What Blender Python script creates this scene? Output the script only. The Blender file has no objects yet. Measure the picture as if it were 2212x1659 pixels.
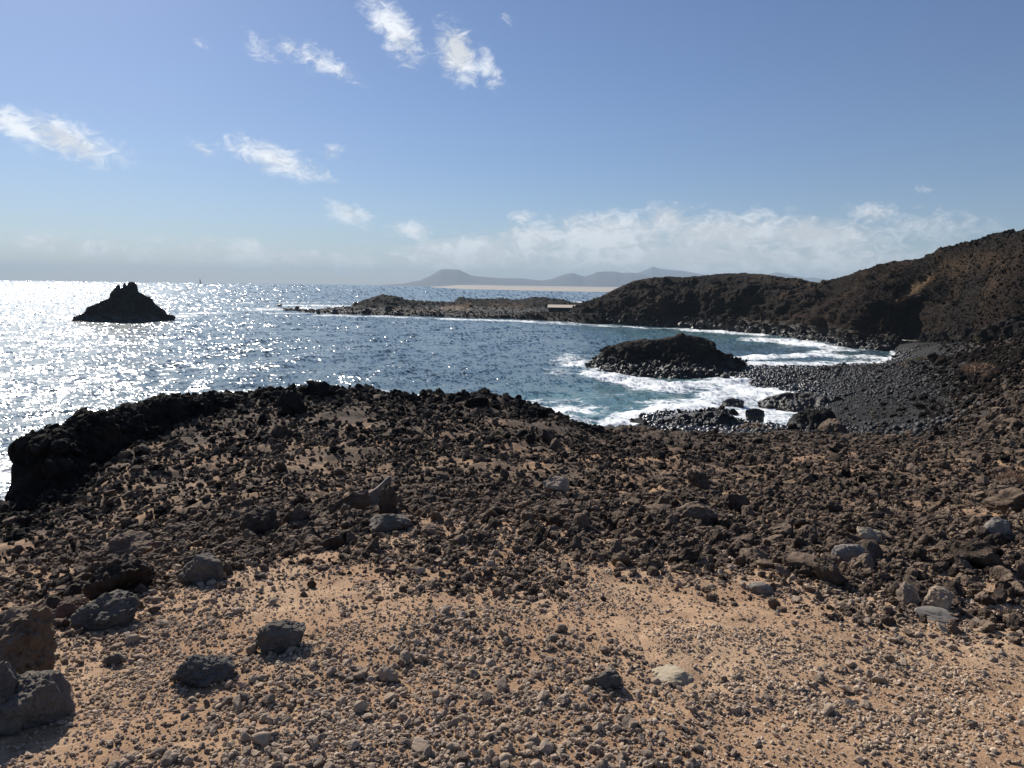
import bpy, math, numpy as np
from mathutils import Matrix, Vector

rng = np.random.default_rng(11)
scene = bpy.context.scene
col = scene.collection
R = math.radians

# ------------------------------------------------------------------ camera
W0, H0P, F = 2212.0, 1659.0, 1580.0            # measured picture frame and focal length in its pixels
EYE = np.array([0.0, 0.0, 10.0])
PITCH, ROLL = R(7.6), R(0.76)
_f = np.array([0, math.cos(PITCH), -math.sin(PITCH)])
_r0 = np.array([1.0, 0, 0]); _u0 = np.array([0, math.sin(PITCH), math.cos(PITCH)])
_r = math.cos(ROLL) * _r0 + math.sin(ROLL) * _u0
_u = -math.sin(ROLL) * _r0 + math.cos(ROLL) * _u0
cam_d = bpy.data.cameras.new('camera'); cam = bpy.data.objects.new('camera', cam_d); col.objects.link(cam)
cam_d.sensor_fit = 'HORIZONTAL'; cam_d.angle = 2 * math.atan(W0 / 2 / F)
cam_d.clip_start = 0.05; cam_d.clip_end = 60000
m = Matrix.Identity(4)
for i in range(3):
    m[i][0] = _r[i]; m[i][1] = _u[i]; m[i][2] = -_f[i]; m[i][3] = EYE[i]
cam.matrix_world = m
scene.camera = cam

# ------------------------------------------------------------------ light
SUN_AZ, SUN_EL = R(-33), R(33)
SUN = Vector((math.sin(SUN_AZ) * math.cos(SUN_EL), math.cos(SUN_AZ) * math.cos(SUN_EL), math.sin(SUN_EL)))
sd = bpy.data.lights.new('sun', 'SUN'); so = bpy.data.objects.new('sun', sd); col.objects.link(so)
sd.energy = 5.0; sd.angle = R(0.53); sd.color = (1.0, 0.94, 0.85)
so.rotation_euler = SUN.to_track_quat('Z', 'Y').to_euler()
scene.view_settings.view_transform = 'Standard'; scene.view_settings.look = 'None'
scene.view_settings.exposure = 0.3; scene.view_settings.gamma = 1.0
scene.view_settings.use_curve_mapping = False
scene.cycles.use_denoising = True
scene.cycles.max_bounces = 4; scene.cycles.diffuse_bounces = 1; scene.cycles.glossy_bounces = 1
scene.cycles.volume_bounces = 0; scene.cycles.transparent_max_bounces = 4
scene.cycles.sample_clamp_indirect = 4.0
scene.cycles.caustics_reflective = False; scene.cycles.caustics_refractive = False

def pdir(x, y):
    v = _f * F + _r * (x - W0 / 2) - _u * (y - H0P / 2)
    return v / np.linalg.norm(v)
def P(x, y, d):                                   # the point seen at picture x, y at horizontal distance d
    v = pdir(x, y); return EYE + v * (d / math.hypot(v[0], v[1]))
def PZ(x, y, z):                                  # the point seen there at height z
    v = pdir(x, y); return EYE + v * ((z - EYE[2]) / v[2])
def to_px(p):
    q = np.asarray(p) - EYE
    zf = q @ _f
    zf = np.where(zf > 0.05, zf, 0.05)
    return W0 / 2 + F * (q @ _r) / zf, H0P / 2 - F * (q @ _u) / zf

# node helpers
class NT:
    def __init__(s, tree): s.t = tree; s.n = tree.nodes; s.l = tree.links
    def add(s, typ, **kw):
        n = s.n.new(typ)
        ins = kw.pop('ins', {})
        for k, v in kw.items(): setattr(n, k, v)
        for k, v in ins.items():
            sock = n.inputs[k]
            if hasattr(v, 'is_output') or isinstance(v, bpy.types.NodeSocket): s.l.new(v, sock)
            else: sock.default_value = v
        return n
    def math(s, op, a, b=0.0, c=None, clamp=False):
        ins = {0: a, 1: b}
        if c is not None: ins[2] = c
        return s.add('ShaderNodeMath', operation=op, use_clamp=clamp, ins=ins).outputs[0]
    def noise(s, vec, scale, detail=4, rough=0.55, dist=0.0, out=0):
        return s.add('ShaderNodeTexNoise', ins={'Vector': vec, 'Scale': scale, 'Detail': detail, 'Roughness': rough, 'Distortion': dist}).outputs[out]
    def step(s, v, a, b, lo=0.0, hi=1.0, smooth=True):
        return s.add('ShaderNodeMapRange', interpolation_type='SMOOTHSTEP' if smooth else 'LINEAR',
                     ins={'Value': v, 'From Min': a, 'From Max': b, 'To Min': lo, 'To Max': hi}).outputs[0]
    def mix(s, f, a, b):
        n = s.n.new('ShaderNodeMix'); n.data_type = 'RGBA'
        for sock, v in ((n.inputs[0], f), (n.inputs[6], a), (n.inputs[7], b)):
            if isinstance(v, bpy.types.NodeSocket): s.l.new(v, sock)
            else: sock.default_value = v if not isinstance(v, tuple) or len(v) == 4 else (*v, 1)
        return n.outputs[2]

# ------------------------------------------------------------------ sky
world = bpy.data.worlds.new('World'); scene.world = world; world.use_nodes = True
world.cycles.sampling_method = 'NONE'
wt = NT(world.node_tree); wt.n.clear()
sky = wt.add('ShaderNodeTexSky', sky_type='NISHITA', sun_disc=False, sun_elevation=SUN_EL, sun_rotation=SUN_AZ,
             altitude=0, air_density=1.0, dust_density=0.25, ozone_density=5.0)
tc = wt.add('ShaderNodeTexCoord').outputs['Generated']
sx = wt.add('ShaderNodeSeparateXYZ', ins={0: tc})
az = wt.math('MULTIPLY', wt.math('ARCTAN2', sx.outputs[0], sx.outputs[1]), 180 / math.pi)
el = wt.math('MULTIPLY', wt.math('ARCSINE', sx.outputs[2]), 180 / math.pi)
ae = wt.add('ShaderNodeCombineXYZ', ins={0: az, 1: el}).outputs[0]
# clouds: centre and half size in picture pixels (converted to directions), tilt in degrees, strength
CL = [(850, 60, 70, 34, -38, 1.0), (985, 110, 66, 30, -58, 1.0), (1055, 145, 45, 20, -60, .8), (1092, 38, 40, 16, -50, .5),
      (558, 102, 50, 24, -25, .7), (690, 132, 110, 22, -20, .75), (432, 95, 22, 13, -25, .7),
      (40, 275, 85, 32, -22, 1.0), (140, 300, 115, 34, -14, 1.0),
      (585, 342, 120, 26, -17, 1.0), (440, 322, 55, 14, -30, .6), (715, 328, 48, 16, 15, .7),
      (745, 458, 58, 22, -12, .95), (885, 498, 46, 18, -8, .9), (1130, 470, 38, 13, 0, .8),
      (1000, 550, 140, 28, 5, 1.4), (1150, 522, 95, 36, 8, 1.1), (1300, 514, 160, 38, 5, 1.2), (1440, 476, 62, 34, 0, 1.0),
      (1570, 504, 190, 39, 0, 1.2), (1760, 510, 160, 36, -3, 1.15), (1880, 462, 62, 24, 0, .9), (1990, 488, 140, 34, -5, .75), (2000, 408, 30, 13, 0, .55),
      (445, 519, 32, 8, 0, .8), (545, 530, 42, 14, -15, .8), (180, 535, 200, 18, -6, .95), (600, 558, 330, 26, -3, .95), (1500, 558, 560, 36, 0, 1.1)]
ells = []
for (px, py, a, b, tilt, s_) in CL:
    v = pdir(px, py); k = 57.3 / F * math.cos(math.atan((px - 1106) / F)) ** 1.0
    ells.append((math.degrees(math.atan2(v[0], v[1])), math.degrees(math.asin(v[2])), a * k * 1.8, b * k * 2.2, tilt - 0.8, s_))
M = None
for (a_, e_, sa, sb, t_, s_) in ells:
    mp = wt.add('ShaderNodeMapping', vector_type='TEXTURE', ins={'Vector': ae, 'Location': (a_, e_, 0), 'Rotation': (0, 0, R(t_)), 'Scale': (sa, sb, 1)})
    ln = wt.add('ShaderNodeVectorMath', operation='LENGTH', ins={0: mp.outputs[0]}).outputs['Value']
    mk = wt.math('MULTIPLY_ADD', ln, -s_, s_)
    M = mk if M is None else wt.add('ShaderNodeMath', operation='SMOOTH_MAX', ins={0: M, 1: mk, 2: 0.12}).outputs[0]
M = wt.math('MAXIMUM', M, 0.0)
cvec = wt.add('ShaderNodeMapping', ins={'Vector': tc, 'Rotation': (0, R(14), 0), 'Scale': (1, 1, 1.7)}).outputs[0]
n1 = wt.noise(cvec, 44, 11, .70, .8)
n2 = wt.noise(cvec, 9, 5, .55)
fb = wt.step(wt.math('MULTIPLY_ADD', n2, .3, wt.math('MULTIPLY', n1, .7)), .32, .68, smooth=False)
al = wt.math('ADD', wt.math('MULTIPLY', M, 1.9), wt.math('MULTIPLY_ADD', fb, 1.3, -1.3))
al = wt.math('MULTIPLY', wt.step(al, 0.0, 1.15), wt.step(M, 0.0, .25))
al = wt.math('MULTIPLY', al, wt.step(el, -1.0, 9.0, .66, .9))
n3 = wt.noise(wt.add('ShaderNodeMapping', ins={'Vector': tc, 'Location': (0, 0, .012)}).outputs[0], 20, 6, .55)
shade = wt.step(wt.math('SUBTRACT', n1, n3), -.12, .16, .76, 1.0)
# clouds glow with the light scattered through them: brighter round the sun
ang = wt.add('ShaderNodeVectorMath', operation='DOT_PRODUCT', ins={0: tc, 1: tuple(SUN)}).outputs['Value']
cb = wt.math('MULTIPLY', shade, wt.step(ang, .2, .98, 10.5, 14.0, smooth=False))
cc = wt.add('ShaderNodeCombineColor', ins={0: wt.math('MULTIPLY', cb, .97), 1: cb, 2: wt.math('MULTIPLY', cb, 1.03)}).outputs[0]
hs = wt.add('ShaderNodeHueSaturation', ins={'Saturation': .97, 'Hue': .504, 'Color': sky.outputs[0]}).outputs[0]
wb = wt.n.new('ShaderNodeMix'); wb.data_type = 'RGBA'; wb.blend_type = 'MULTIPLY'; wb.inputs[0].default_value = 1.0; wb.inputs[7].default_value = (.93, .96, 1.05, 1)
wt.l.new(hs, wb.inputs[6]); skyc = wt.mix(al, wb.outputs[2], cc)
bg = wt.add('ShaderNodeBackground', ins={'Color': skyc, 'Strength': 0.064})
wt.l.new(bg.outputs[0], wt.add('ShaderNodeOutputWorld').inputs['Surface'])

# ------------------------------------------------------------------ numpy noise
_perm = rng.permutation(256).astype(np.int32); _perm = np.concatenate([_perm, _perm, _perm])
_g = rng.normal(size=(256, 3)); _g /= np.linalg.norm(_g, axis=1)[:, None]
def perlin(p):
    p = np.asarray(p, float); i = np.floor(p).astype(np.int32); f = p - i; i &= 255
    u = f * f * f * (f * (f * 6 - 15) + 10)
    res = 0
    for dx in (0, 1):
        wx = u[:, 0] if dx else 1 - u[:, 0]
        a = _perm[(i[:, 0] + dx) & 255]
        for dy in (0, 1):
            wy = wx * (u[:, 1] if dy else 1 - u[:, 1])
            b = _perm[a + ((i[:, 1] + dy) & 255)]
            for dz in (0, 1):
                g = _g[_perm[b + ((i[:, 2] + dz) & 255)]]
                res = res + wy * (u[:, 2] if dz else 1 - u[:, 2]) * (g[:, 0] * (f[:, 0] - dx) + g[:, 1] * (f[:, 1] - dy) + g[:, 2] * (f[:, 2] - dz))
    return res * 1.6
def fbm(p, scale=1.0, octv=4, gain=.5, ridged=False):
    p = np.asarray(p, float) * scale; a, s = 1.0, 0
    for k in range(octv):
        n = perlin(p + 17.3 * k)
        s = s + a * ((1 - 2 * np.abs(n)) if ridged else n); a *= gain; p = p * 2.03
    return s
_cell = rng.random((256, 3))
def worley(p, scale=1.0):                          # F1 distance and a value per cell
    p = np.asarray(p, float) * scale; i = np.floor(p).astype(np.int32); f = p - i
    best = np.full(len(p), 9.0); bid = np.zeros(len(p))
    for dx in (-1, 0, 1):
        for dy in (-1, 0, 1):
            for dz in (-1, 0, 1):
                h = _perm[_perm[_perm[(i[:, 0] + dx) & 255] + ((i[:, 1] + dy) & 255)] + ((i[:, 2] + dz) & 255)]
                d = ((_cell[h] + np.array([dx, dy, dz]) - f) ** 2).sum(1)
                k = d < best; best = np.where(k, d, best); bid = np.where(k, h / 255.0, bid)
    return np.sqrt(best), bid
def p3(x, y, z=0.0):
    return np.stack([x, y, np.zeros_like(x) + z], 1)
def smooth01(t): t = np.clip(t, 0, 1); return t * t * (3 - 2 * t)

# ------------------------------------------------------------------ mesh helpers
def mesh_np(name, v, quads=None, tris=None, smooth=True):
    me = bpy.data.meshes.new(name)
    fs = [a for a in (quads, tris) if a is not None and len(a)]
    li = np.concatenate([a.ravel() for a in fs]).astype(np.int32)
    cnt = np.concatenate([np.full(len(a), a.shape[1]) for a in fs]).astype(np.int32)
    me.vertices.add(len(v)); me.vertices.foreach_set('co', np.asarray(v, np.float32).ravel())
    me.loops.add(len(li)); me.loops.foreach_set('vertex_index', li)
    me.polygons.add(len(cnt)); st = np.concatenate([[0], np.cumsum(cnt)[:-1]]).astype(np.int32)
    me.polygons.foreach_set('loop_start', st)
    me.polygons.foreach_set('use_smooth', np.full(len(cnt), smooth))
    me.update(calc_edges=True); me.validate()
    return me
def grid_quads(nr, nc):
    i = np.arange(nr * nc).reshape(nr, nc)
    return np.stack([i[:-1, :-1].ravel(), i[:-1, 1:].ravel(), i[1:, 1:].ravel(), i[1:, :-1].ravel()], 1)
def grid_normals(v, nr, nc):
    g = v.reshape(nr, nc, 3); du = np.gradient(g, axis=1); dv = np.gradient(g, axis=0)
    n = np.cross(du, dv).reshape(-1, 3)
    return n / np.maximum(np.linalg.norm(n, axis=1), 1e-9)[:, None]
def attr(me, name, vals):
    a = me.attributes.new(name, 'FLOAT', 'POINT'); a.data.foreach_set('value', np.asarray(vals, np.float32))
def obj(name, me, mat=None, parent=None):
    o = bpy.data.objects.new(name, me); col.objects.link(o)
    if mat is not None and me is not None and not me.materials: me.materials.append(mat)
    if parent is not None: o.parent = parent
    return o
def tag(o, label=None, cat=None, group=None, kind=None):
    if label: o['label'] = label
    if cat: o['category'] = cat
    if group: o['group'] = group
    if kind: o['kind'] = kind
    return o
def empty(name, loc, rz=0.0):
    o = bpy.data.objects.new(name, None); col.objects.link(o); o.location = loc; o.rotation_euler.z = rz; return o
class MB:
    def __init__(s): s.v, s.f = [], []
    def box(s, c, d, rot=None):
        b = len(s.v); rot = rot or Matrix.Identity(3)
        for z in (-1, 1):
            for (x, y) in ((-1, -1), (1, -1), (1, 1), (-1, 1)):
                q = rot @ Vector((x * d[0] / 2, y * d[1] / 2, z * d[2] / 2)); s.v.append((q.x + c[0], q.y + c[1], q.z + c[2]))
        s.f += [tuple(b + i for i in q) for q in ((3, 2, 1, 0), (4, 5, 6, 7), (0, 1, 5, 4), (1, 2, 6, 5), (2, 3, 7, 6), (3, 0, 4, 7))]
        return s
    def tube(s, p, q, r0, r1, n=6):
        p, q = Vector(p), Vector(q); d = (q - p).normalized(); a = d.orthogonal().normalized(); c = d.cross(a); b = len(s.v)
        for o_, r in ((p, r0), (q, r1)):
            for k in range(n):
                t = 2 * math.pi * k / n; s.v.append(tuple(o_ + (a * math.cos(t) + c * math.sin(t)) * r))
        for k in range(n): s.f.append((b + k, b + (k + 1) % n, b + n + (k + 1) % n, b + n + k))
        s.f += [tuple(b + k for k in reversed(range(n))), tuple(b + n + k for k in range(n))]
        return s
    def build(s, name, mat, parent=None, smooth=False):
        me = bpy.data.meshes.new(name); me.from_pydata(s.v, [], s.f); me.update()
        if smooth: me.polygons.foreach_set('use_smooth', [True] * len(me.polygons))
        return obj(name, me, mat, parent)

# ------------------------------------------------------------------ materials
def newmat(name):
    mt = bpy.data.materials.new(name); mt.use_nodes = True; t = NT(mt.node_tree); t.n.clear()
    b = t.add('ShaderNodeBsdfPrincipled'); o = t.add('ShaderNodeOutputMaterial'); t.l.new(b.outputs[0], o.inputs[0])
    return mt, t, b
def rockmat(name, dark, light, scale, rough=.9, wet=0.0, bump=.5, bdist=.02, dust=None, rnd=.5, spec=.3, tanattr=False, local=False, wetz=1.6):
    mt, t, b = newmat(name)
    pos = t.add('ShaderNodeTexCoord').outputs['Object'] if local else t.add('ShaderNodeNewGeometry').outputs['Position']
    oi = t.add('ShaderNodeObjectInfo').outputs['Random']
    n = t.noise(pos, scale, 6, .62); nf = t.noise(pos, scale * 6, 4, .6)
    f = t.step(t.math('ADD', t.math('MULTIPLY', n, .65), t.math('MULTIPLY', nf, .35)), .34, .66, smooth=False)
    f = t.math('ADD', f, t.math('MULTIPLY_ADD', oi, rnd, -rnd * .5), clamp=True)
    c = t.mix(f, dark, light)
    g = t.add('ShaderNodeNewGeometry')
    if dust:                                       # pale dust lies on what faces up
        up = t.add('ShaderNodeSeparateXYZ', ins={0: g.outputs['Normal']}).outputs[2]
        dn = t.noise(pos, scale * 1.7, 3, .6)
        df = t.math('MULTIPLY', t.step(up, .35, .95), t.step(t.math('ADD', dn, t.math('MULTIPLY', oi, .3)), .5, .78))
        c = t.mix(t.math('MULTIPLY', df, dust[1]), c, dust[0])
    if tanattr:
        ta = t.add('ShaderNodeAttribute', attribute_name='tan').outputs['Fac']
        c = t.mix(t.math('MULTIPLY', t.step(t.noise(pos, .035, 4, .6), .45, .7), .75), c, (.030, .018, .0125))
        c = t.mix(t.math('MULTIPLY', ta, t.step(n, .3, .6, .5, 1.0)), c, (.20, .125, .07))
    t.l.new(c, b.inputs['Base Color'])
    b.inputs['Specular IOR Level'].default_value = spec
    if wet:
        z = t.add('ShaderNodeSeparateXYZ', ins={0: g.outputs['Position']}).outputs[2]
        w = t.math('MULTIPLY', t.step(t.math('ADD', z, t.math('MULTIPLY', n, 1.6)), wetz * .5 + .6, wetz + 1.4, 1.0, 0.0), wet)
        t.l.new(t.add('ShaderNodeMapRange', ins={0: w, 3: rough, 4: .28}).outputs[0], b.inputs['Roughness'])
        t.l.new(t.add('ShaderNodeMapRange', ins={0: w, 3: spec, 4: .6}).outputs[0], b.inputs['Specular IOR Level'])
    else: b.inputs['Roughness'].default_value = rough
    if bump:
        bn = t.add('ShaderNodeBump', ins={'Strength': bump, 'Distance': bdist, 'Height': t.math('ADD', nf, t.noise(pos, scale * 20, 3, .6))})
        t.l.new(bn.outputs[0], b.inputs['Normal'])
    return mt

M_gravel = rockmat('grey_brown_gravel', (.27, .195, .135), (.64, .49, .355), 40, bump=.4, bdist=.003, rnd=.9)
M_stone = rockmat('grey_brown_stone', (.16, .122, .092), (.46, .355, .265), 14, bump=.6, bdist=.008, rnd=.8, dust=((.45, .33, .23), .6))
M_lava = rockmat('dark_brown_lava', (.034, .025, .019), (.155, .112, .081), 5, bump=.6, bdist=.02, spec=.15, rnd=.8, dust=((.30, .215, .15), .6))
M_black = rockmat('black_lava', (.009, .008, .0075), (.038, .032, .028), 2.2, bump=.7, bdist=.05, spec=.08, rnd=.5, wet=.9, dust=((.06, .047, .036), .45))
M_hillstone = rockmat('dark_hill_stone', (.005, .004, .0034), (.024, .017, .013), 1.5, bump=.6, bdist=.05, spec=.08, rnd=.8, dust=((.042, .03, .021), .4))
M_cobble = rockmat('blue_black_cobble', (.007, .007, .008), (.032, .030, .029), 4, rough=.6, bump=.25, bdist=.02, rnd=.9, wet=1.0, wetz=1.3, dust=((.08, .07, .06), .25))
M_hill = rockmat('brown_black_hillside', (.004, .0034, .003), (.017, .0122, .0094), .35, bump=.9, bdist=.25, spec=.08, rnd=0, wet=.9, dust=((.036, .025, .018), .5), tanattr=True, wetz=3.0)
M_spit = rockmat('low_spit_ground', (.0045, .004, .0037), (.018, .0145, .012), .3, bump=.8, bdist=.2, spec=.08, rnd=0, wet=.25, tanattr=True)
M_grey = rockmat('smooth_grey_stone', (.13, .115, .10), (.27, .24, .205), 9, bump=.3, bdist=.006, rnd=.3)
M_basalt = rockmat('dark_grey_basalt', (.06, .056, .052), (.18, .16, .14), 9, bump=.8, bdist=.012, rnd=.3, dust=((.28, .21, .15), .4))
M_pale = rockmat('pale_buff_stone', (.30, .24, .16), (.50, .41, .29), 10, bump=.5, bdist=.008, rnd=.2)
M_red = rockmat('reddish_brown_stone', (.08, .045, .035), (.19, .11, .085), 12, bump=.5, bdist=.008, rnd=.2)

# the near ground: tan sand near the camera, dark lava soil beyond, black shingle on the beach
M_ground, t, b = newmat('sandy_lava_ground')
pos = t.add('ShaderNodeNewGeometry').outputs['Position']
zone = t.add('ShaderNodeAttribute', attribute_name='dark').outputs['Fac']
bch = t.add('ShaderNodeAttribute', attribute_name='beach').outputs['Fac']
n0 = t.noise(pos, .9, 5, .6); n1 = t.noise(pos, 7, 6, .65); nf = t.noise(pos, 90, 5, .65)
sand = t.mix(t.step(n0, .35, .65), (.41, .245, .137), (.57, .385, .24))
sand = t.mix(t.step(n1, .42, .70), sand, (.345, .215, .13))
sand = t.mix(t.step(nf, .52, .72), sand, (.17, .115, .08))
sand = t.mix(t.math('MULTIPLY', t.step(nf, .46, .34), .5), sand, (.58, .42, .28))
soil = t.mix(t.step(n1, .35, .65), (.035, .027, .022), (.13, .09, .062))
fz = t.math('ADD', zone, t.math('ADD', t.math('MULTIPLY_ADD', n0, .9, -.45), t.math('MULTIPLY_ADD', n1, .9, -.45)))
c = t.mix(t.step(fz, .35, .75), sand, soil)
c = t.mix(bch, c, t.mix(t.step(n1, .35, .65), (.012, .012, .014), (.04, .038, .037)))
t.l.new(c, b.inputs['Base Color']); b.inputs['Roughness'].default_value = .95; b.inputs['Specular IOR Level'].default_value = .2
bn = t.add('ShaderNodeBump', ins={'Strength': .9, 'Distance': .011, 'Height': t.math('ADD', nf, t.math('MULTIPLY', t.noise(pos, 260, 3, .6), .4))})
t.l.new(bn.outputs[0], b.inputs['Normal'])

def plain(name, c0, rough=.8, c1=None, scale=3.0):
    mt, t, b = newmat(name)
    p_ = t.add('ShaderNodeTexCoord').outputs['Object']
    t.l.new(t.mix(t.noise(p_, scale, 5, .6), c0, c1 or tuple(v * .75 for v in c0)), b.inputs['Base Color'])
    b.inputs['Roughness'].default_value = rough
    return mt
M_mount = plain('far_mountain', (.045, .05, .065), .95, (.075, .075, .085), .002)
M_dune = plain('pale_dune_sand', (.50, .43, .35), .95, (.36, .31, .25), .012)
M_white = plain('white_paint', (.78, .77, .74), .5)
M_roof = plain('pale_roof_sheet', (.62, .52, .40), .7, (.50, .42, .33), .6)
M_wall = plain('dark_stone_wall', (.025, .021, .018), .9, (.045, .037, .03), 2.0)
M_hull = plain('dark_hull', (.03, .035, .04), .35)
M_sail = plain('sail_cloth', (.42, .43, .42), .8)
M_twig = plain('dry_twig', (.34, .22, .14), .9, (.22, .145, .09), 6)
M_green = plain('olive_shrub', (.11, .115, .045), .85, (.19, .17, .07), 5)
M_board = plain('weathered_board', (.55, .52, .46), .8)

# ------------------------------------------------------------------ terrain by feature curves
class Loft:
    """Feature curves of a landform, near to far, seen from above by bearing from an origin; heights between them follow a smooth profile."""
    def __init__(s, origin, curves, sm=1.2, n=2400):
        s.o = np.array(origin, float); s.az = np.linspace(-math.pi, math.pi, n); s.r, s.z = [], []
        w = int(n * sm / 360); k = np.exp(-np.linspace(-2, 2, 2 * w + 1) ** 2) if w > 0 else np.ones(1); k /= k.sum()
        for c in curves:
            c = np.array(c, float); a = np.arctan2(c[:, 0] - s.o[0], c[:, 1] - s.o[1]); r = np.hypot(c[:, 0] - s.o[0], c[:, 1] - s.o[1])
            i = np.argsort(a); rr = np.interp(s.az, a[i], r[i]); zz = np.interp(s.az, a[i], c[i, 2])
            rr = np.convolve(np.pad(rr, w, 'edge'), k, 'valid'); zz = np.convolve(np.pad(zz, w, 'edge'), k, 'valid')
            s.r.append(rr); s.z.append(zz)
        s.r = np.array(s.r); s.z = np.array(s.z)
        for i in range(1, len(s.r)): s.r[i] = np.maximum(s.r[i], s.r[i - 1] * 1.01 + .15)
        h = np.diff(s.r, axis=0); d = np.diff(s.z, axis=0) / h
        m_ = np.zeros_like(s.z); pr = d[:-1] * d[1:]
        m_[1:-1] = np.where(pr > 0, 2 * pr / np.where(np.abs(d[:-1] + d[1:]) < 1e-9, 1, d[:-1] + d[1:]), 0)
        m_[0] = d[0]; m_[-1] = d[-1]; s.m = m_
    def at_az(s, tab, a):
        return np.stack([np.interp(a, s.az, row) for row in tab])
    def z_at(s, x, y):
        a = np.arctan2(x - s.o[0], y - s.o[1]); r = np.hypot(x - s.o[0], y - s.o[1])
        rk, zk, mk = s.at_az(s.r, a), s.at_az(s.z, a), s.at_az(s.m, a)
        out = zk[0].copy(); seg = np.zeros(len(a))
        for i in range(len(rk) - 1):
            k = (r >= rk[i]); h = rk[i + 1] - rk[i]; t = np.clip((r - rk[i]) / h, 0, 1)
            h00 = 2 * t ** 3 - 3 * t ** 2 + 1; h10 = t ** 3 - 2 * t ** 2 + t; h01 = -2 * t ** 3 + 3 * t ** 2; h11 = t ** 3 - t ** 2
            out = np.where(k, h00 * zk[i] + h10 * h * mk[i] + h01 * zk[i + 1] + h11 * h * mk[i + 1], out); seg = np.where(k, i + t, seg)
        return out, seg
    def grid(s, azs, rows):
        rk = s.at_az(s.r, azs); R_ = []
        for i, n in enumerate(rows):
            for t in np.arange(n) / n: R_.append(rk[i] * (1 - t) + rk[i + 1] * t)
        R_.append(rk[-1]); R_ = np.array(R_)
        A = np.broadcast_to(azs, R_.shape)
        return (s.o[0] + R_ * np.sin(A)).ravel(), (s.o[1] + R_ * np.cos(A)).ravel(), R_.shape
def ring(o, r, z, n=9):
    return [(o[0] + r * math.sin(a), o[1] + r * math.cos(a), z) for a in np.linspace(-math.pi + .01, math.pi - .01, n)]
def fan(lo, hi, step, coarse=R(4)):
    f_ = np.arange(lo, hi, step)
    return np.concatenate([np.arange(-math.pi, lo - coarse * .3, coarse), f_, np.arange(hi + step, math.pi, coarse), [math.pi]])

GO = (0.0, -6.0)
px = lambda L: [PZ(*q) if len(q) == 3 else P(q[0], q[1], q[3]) for q in L]   # (x, y, height) or (x, y, None, distance)
C4 = px([(-250, 1230, 4.0), (0, 1112, 5.1), (60, 1104, 5.2), (110, 1090, 5.3), (180, 1062, 5.5), (235, 1010, 5.7), (290, 930, 6.0), (350, 876, 6.2), (520, 860, 6.1), (640, 853, 6.0), (800, 852, 5.9), (900, 874, 5.8), (1030, 862, 5.8), (1100, 874, 5.6), (1170, 895, 5.3),
         (1220, 918, 5.0), (1300, 938, 4.6), (1500, 948, 4.4), (1700, 942, 4.4), (1850, 944, 4.4), (2000, 948, 4.6), (2212, 952, 5.2), (2600, 960, 6.5)])
def beyond(c, dr, z):
    q = []
    for v in c:
        d = math.hypot(v[0], v[1]); k = (d + dr) / d; q.append((v[0] * k, v[1] * k, z))
    return q
L4 = [v for v in C4 if v[0] < P(1240, 900, 26)[0] ]
G = Loft(GO, [
    ring(GO, .5, 8.56), ring(GO, 7.6, 8.44),
    px([(-400, 1540, 8.3), (0, 1420, 8.2), (230, 1300, 8.12), (450, 1255, 8.1), (650, 1200, 8.1), (860, 1150, 8.05), (1100, 1185, 8.15), (1400, 1205, 8.2), (1700, 1235, 8.25), (2000, 1290, 8.3), (2212, 1305, 8.3), (2600, 1320, 8.4)]),
    px([(-400, 1290, 6.2), (0, 1190, 6.35), (300, 1105, 6.6), (600, 1042, 6.85), (1100, 1030, 7.0), (1600, 1040, 7.1), (2212, 1060, 7.4), (2600, 1070, 7.8)]),
    C4,
    beyond(L4, 3.0, 1.0) + px([(1290, 925, .2), (1420, 926, .45), (1600, 926, .5), (1700, 927, .5), (1850, 933, 1.4), (2000, 938, 2.4), (2212, 940, None, 30), (2600, 935, None, 32)]),
    beyond(L4, 7.0, -1.2) + px([(1290, 905, -.7), (1400, 903, .12), (1550, 890, .35), (1600, 903, .1), (1690, 917, -.4), (1735, 908, -.1), (1775, 897, .6), (1810, 890, 1.0), (1900, 880, 1.4), (2050, 860, 2.7), (2212, 852, None, 41), (2600, 850, None, 42)]),
    beyond(L4, 40., -2.5) + px([(1300, 850, -2.), (1500, 860, -1.2), (1610, 866, -.5), (1660, 862, -.4), (1720, 854, -.1), (1760, 845, .6), (1810, 832, 1.2), (1900, 818, 1.7), (2050, 806, 3.3), (2212, 800, None, 50), (2600, 796, None, 52)]),
    beyond(L4, 55., -2.5) + px([(1300, 800, -2.5), (1520, 806, -1.5), (1570, 804, .0), (1620, 806, .5), (1700, 806, 1.0), (1800, 801, 1.3), (1900, 798, 1.6), (2050, 787, 3.5), (2212, 776, None, 58), (2600, 770, None, 59)]),
    beyond(L4, 70., -2.5) + px([(1300, 780, -2.5), (1560, 786, -1.), (1600, 791, .0), (1700, 794, .05), (1800, 792, .1), (1900, 786, .1), (1945, 777, .2), (2000, 770, 1.2), (2100, 760, 3.6), (2212, 748, None, 68), (2600, 740, None, 67)]),
    beyond(L4, 110, -3.0) + px([(1300, 740, -3), (1600, 768, -2.5), (1800, 772, -2.), (1900, 768, -1.2), (1960, 758, .8), (2050, 748, 2.8), (2212, 724, None, 78), (2600, 712, None, 75)]),
    beyond(L4, 160, -4.0) + px([(1300, 700, -4), (1700, 735, -4), (1850, 748, -2), (1930, 742, 1.0), (2050, 738, 2.6), (2212, 708, None, 92), (2600, 692, None, 86)]),
], sm=1.0)
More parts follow.
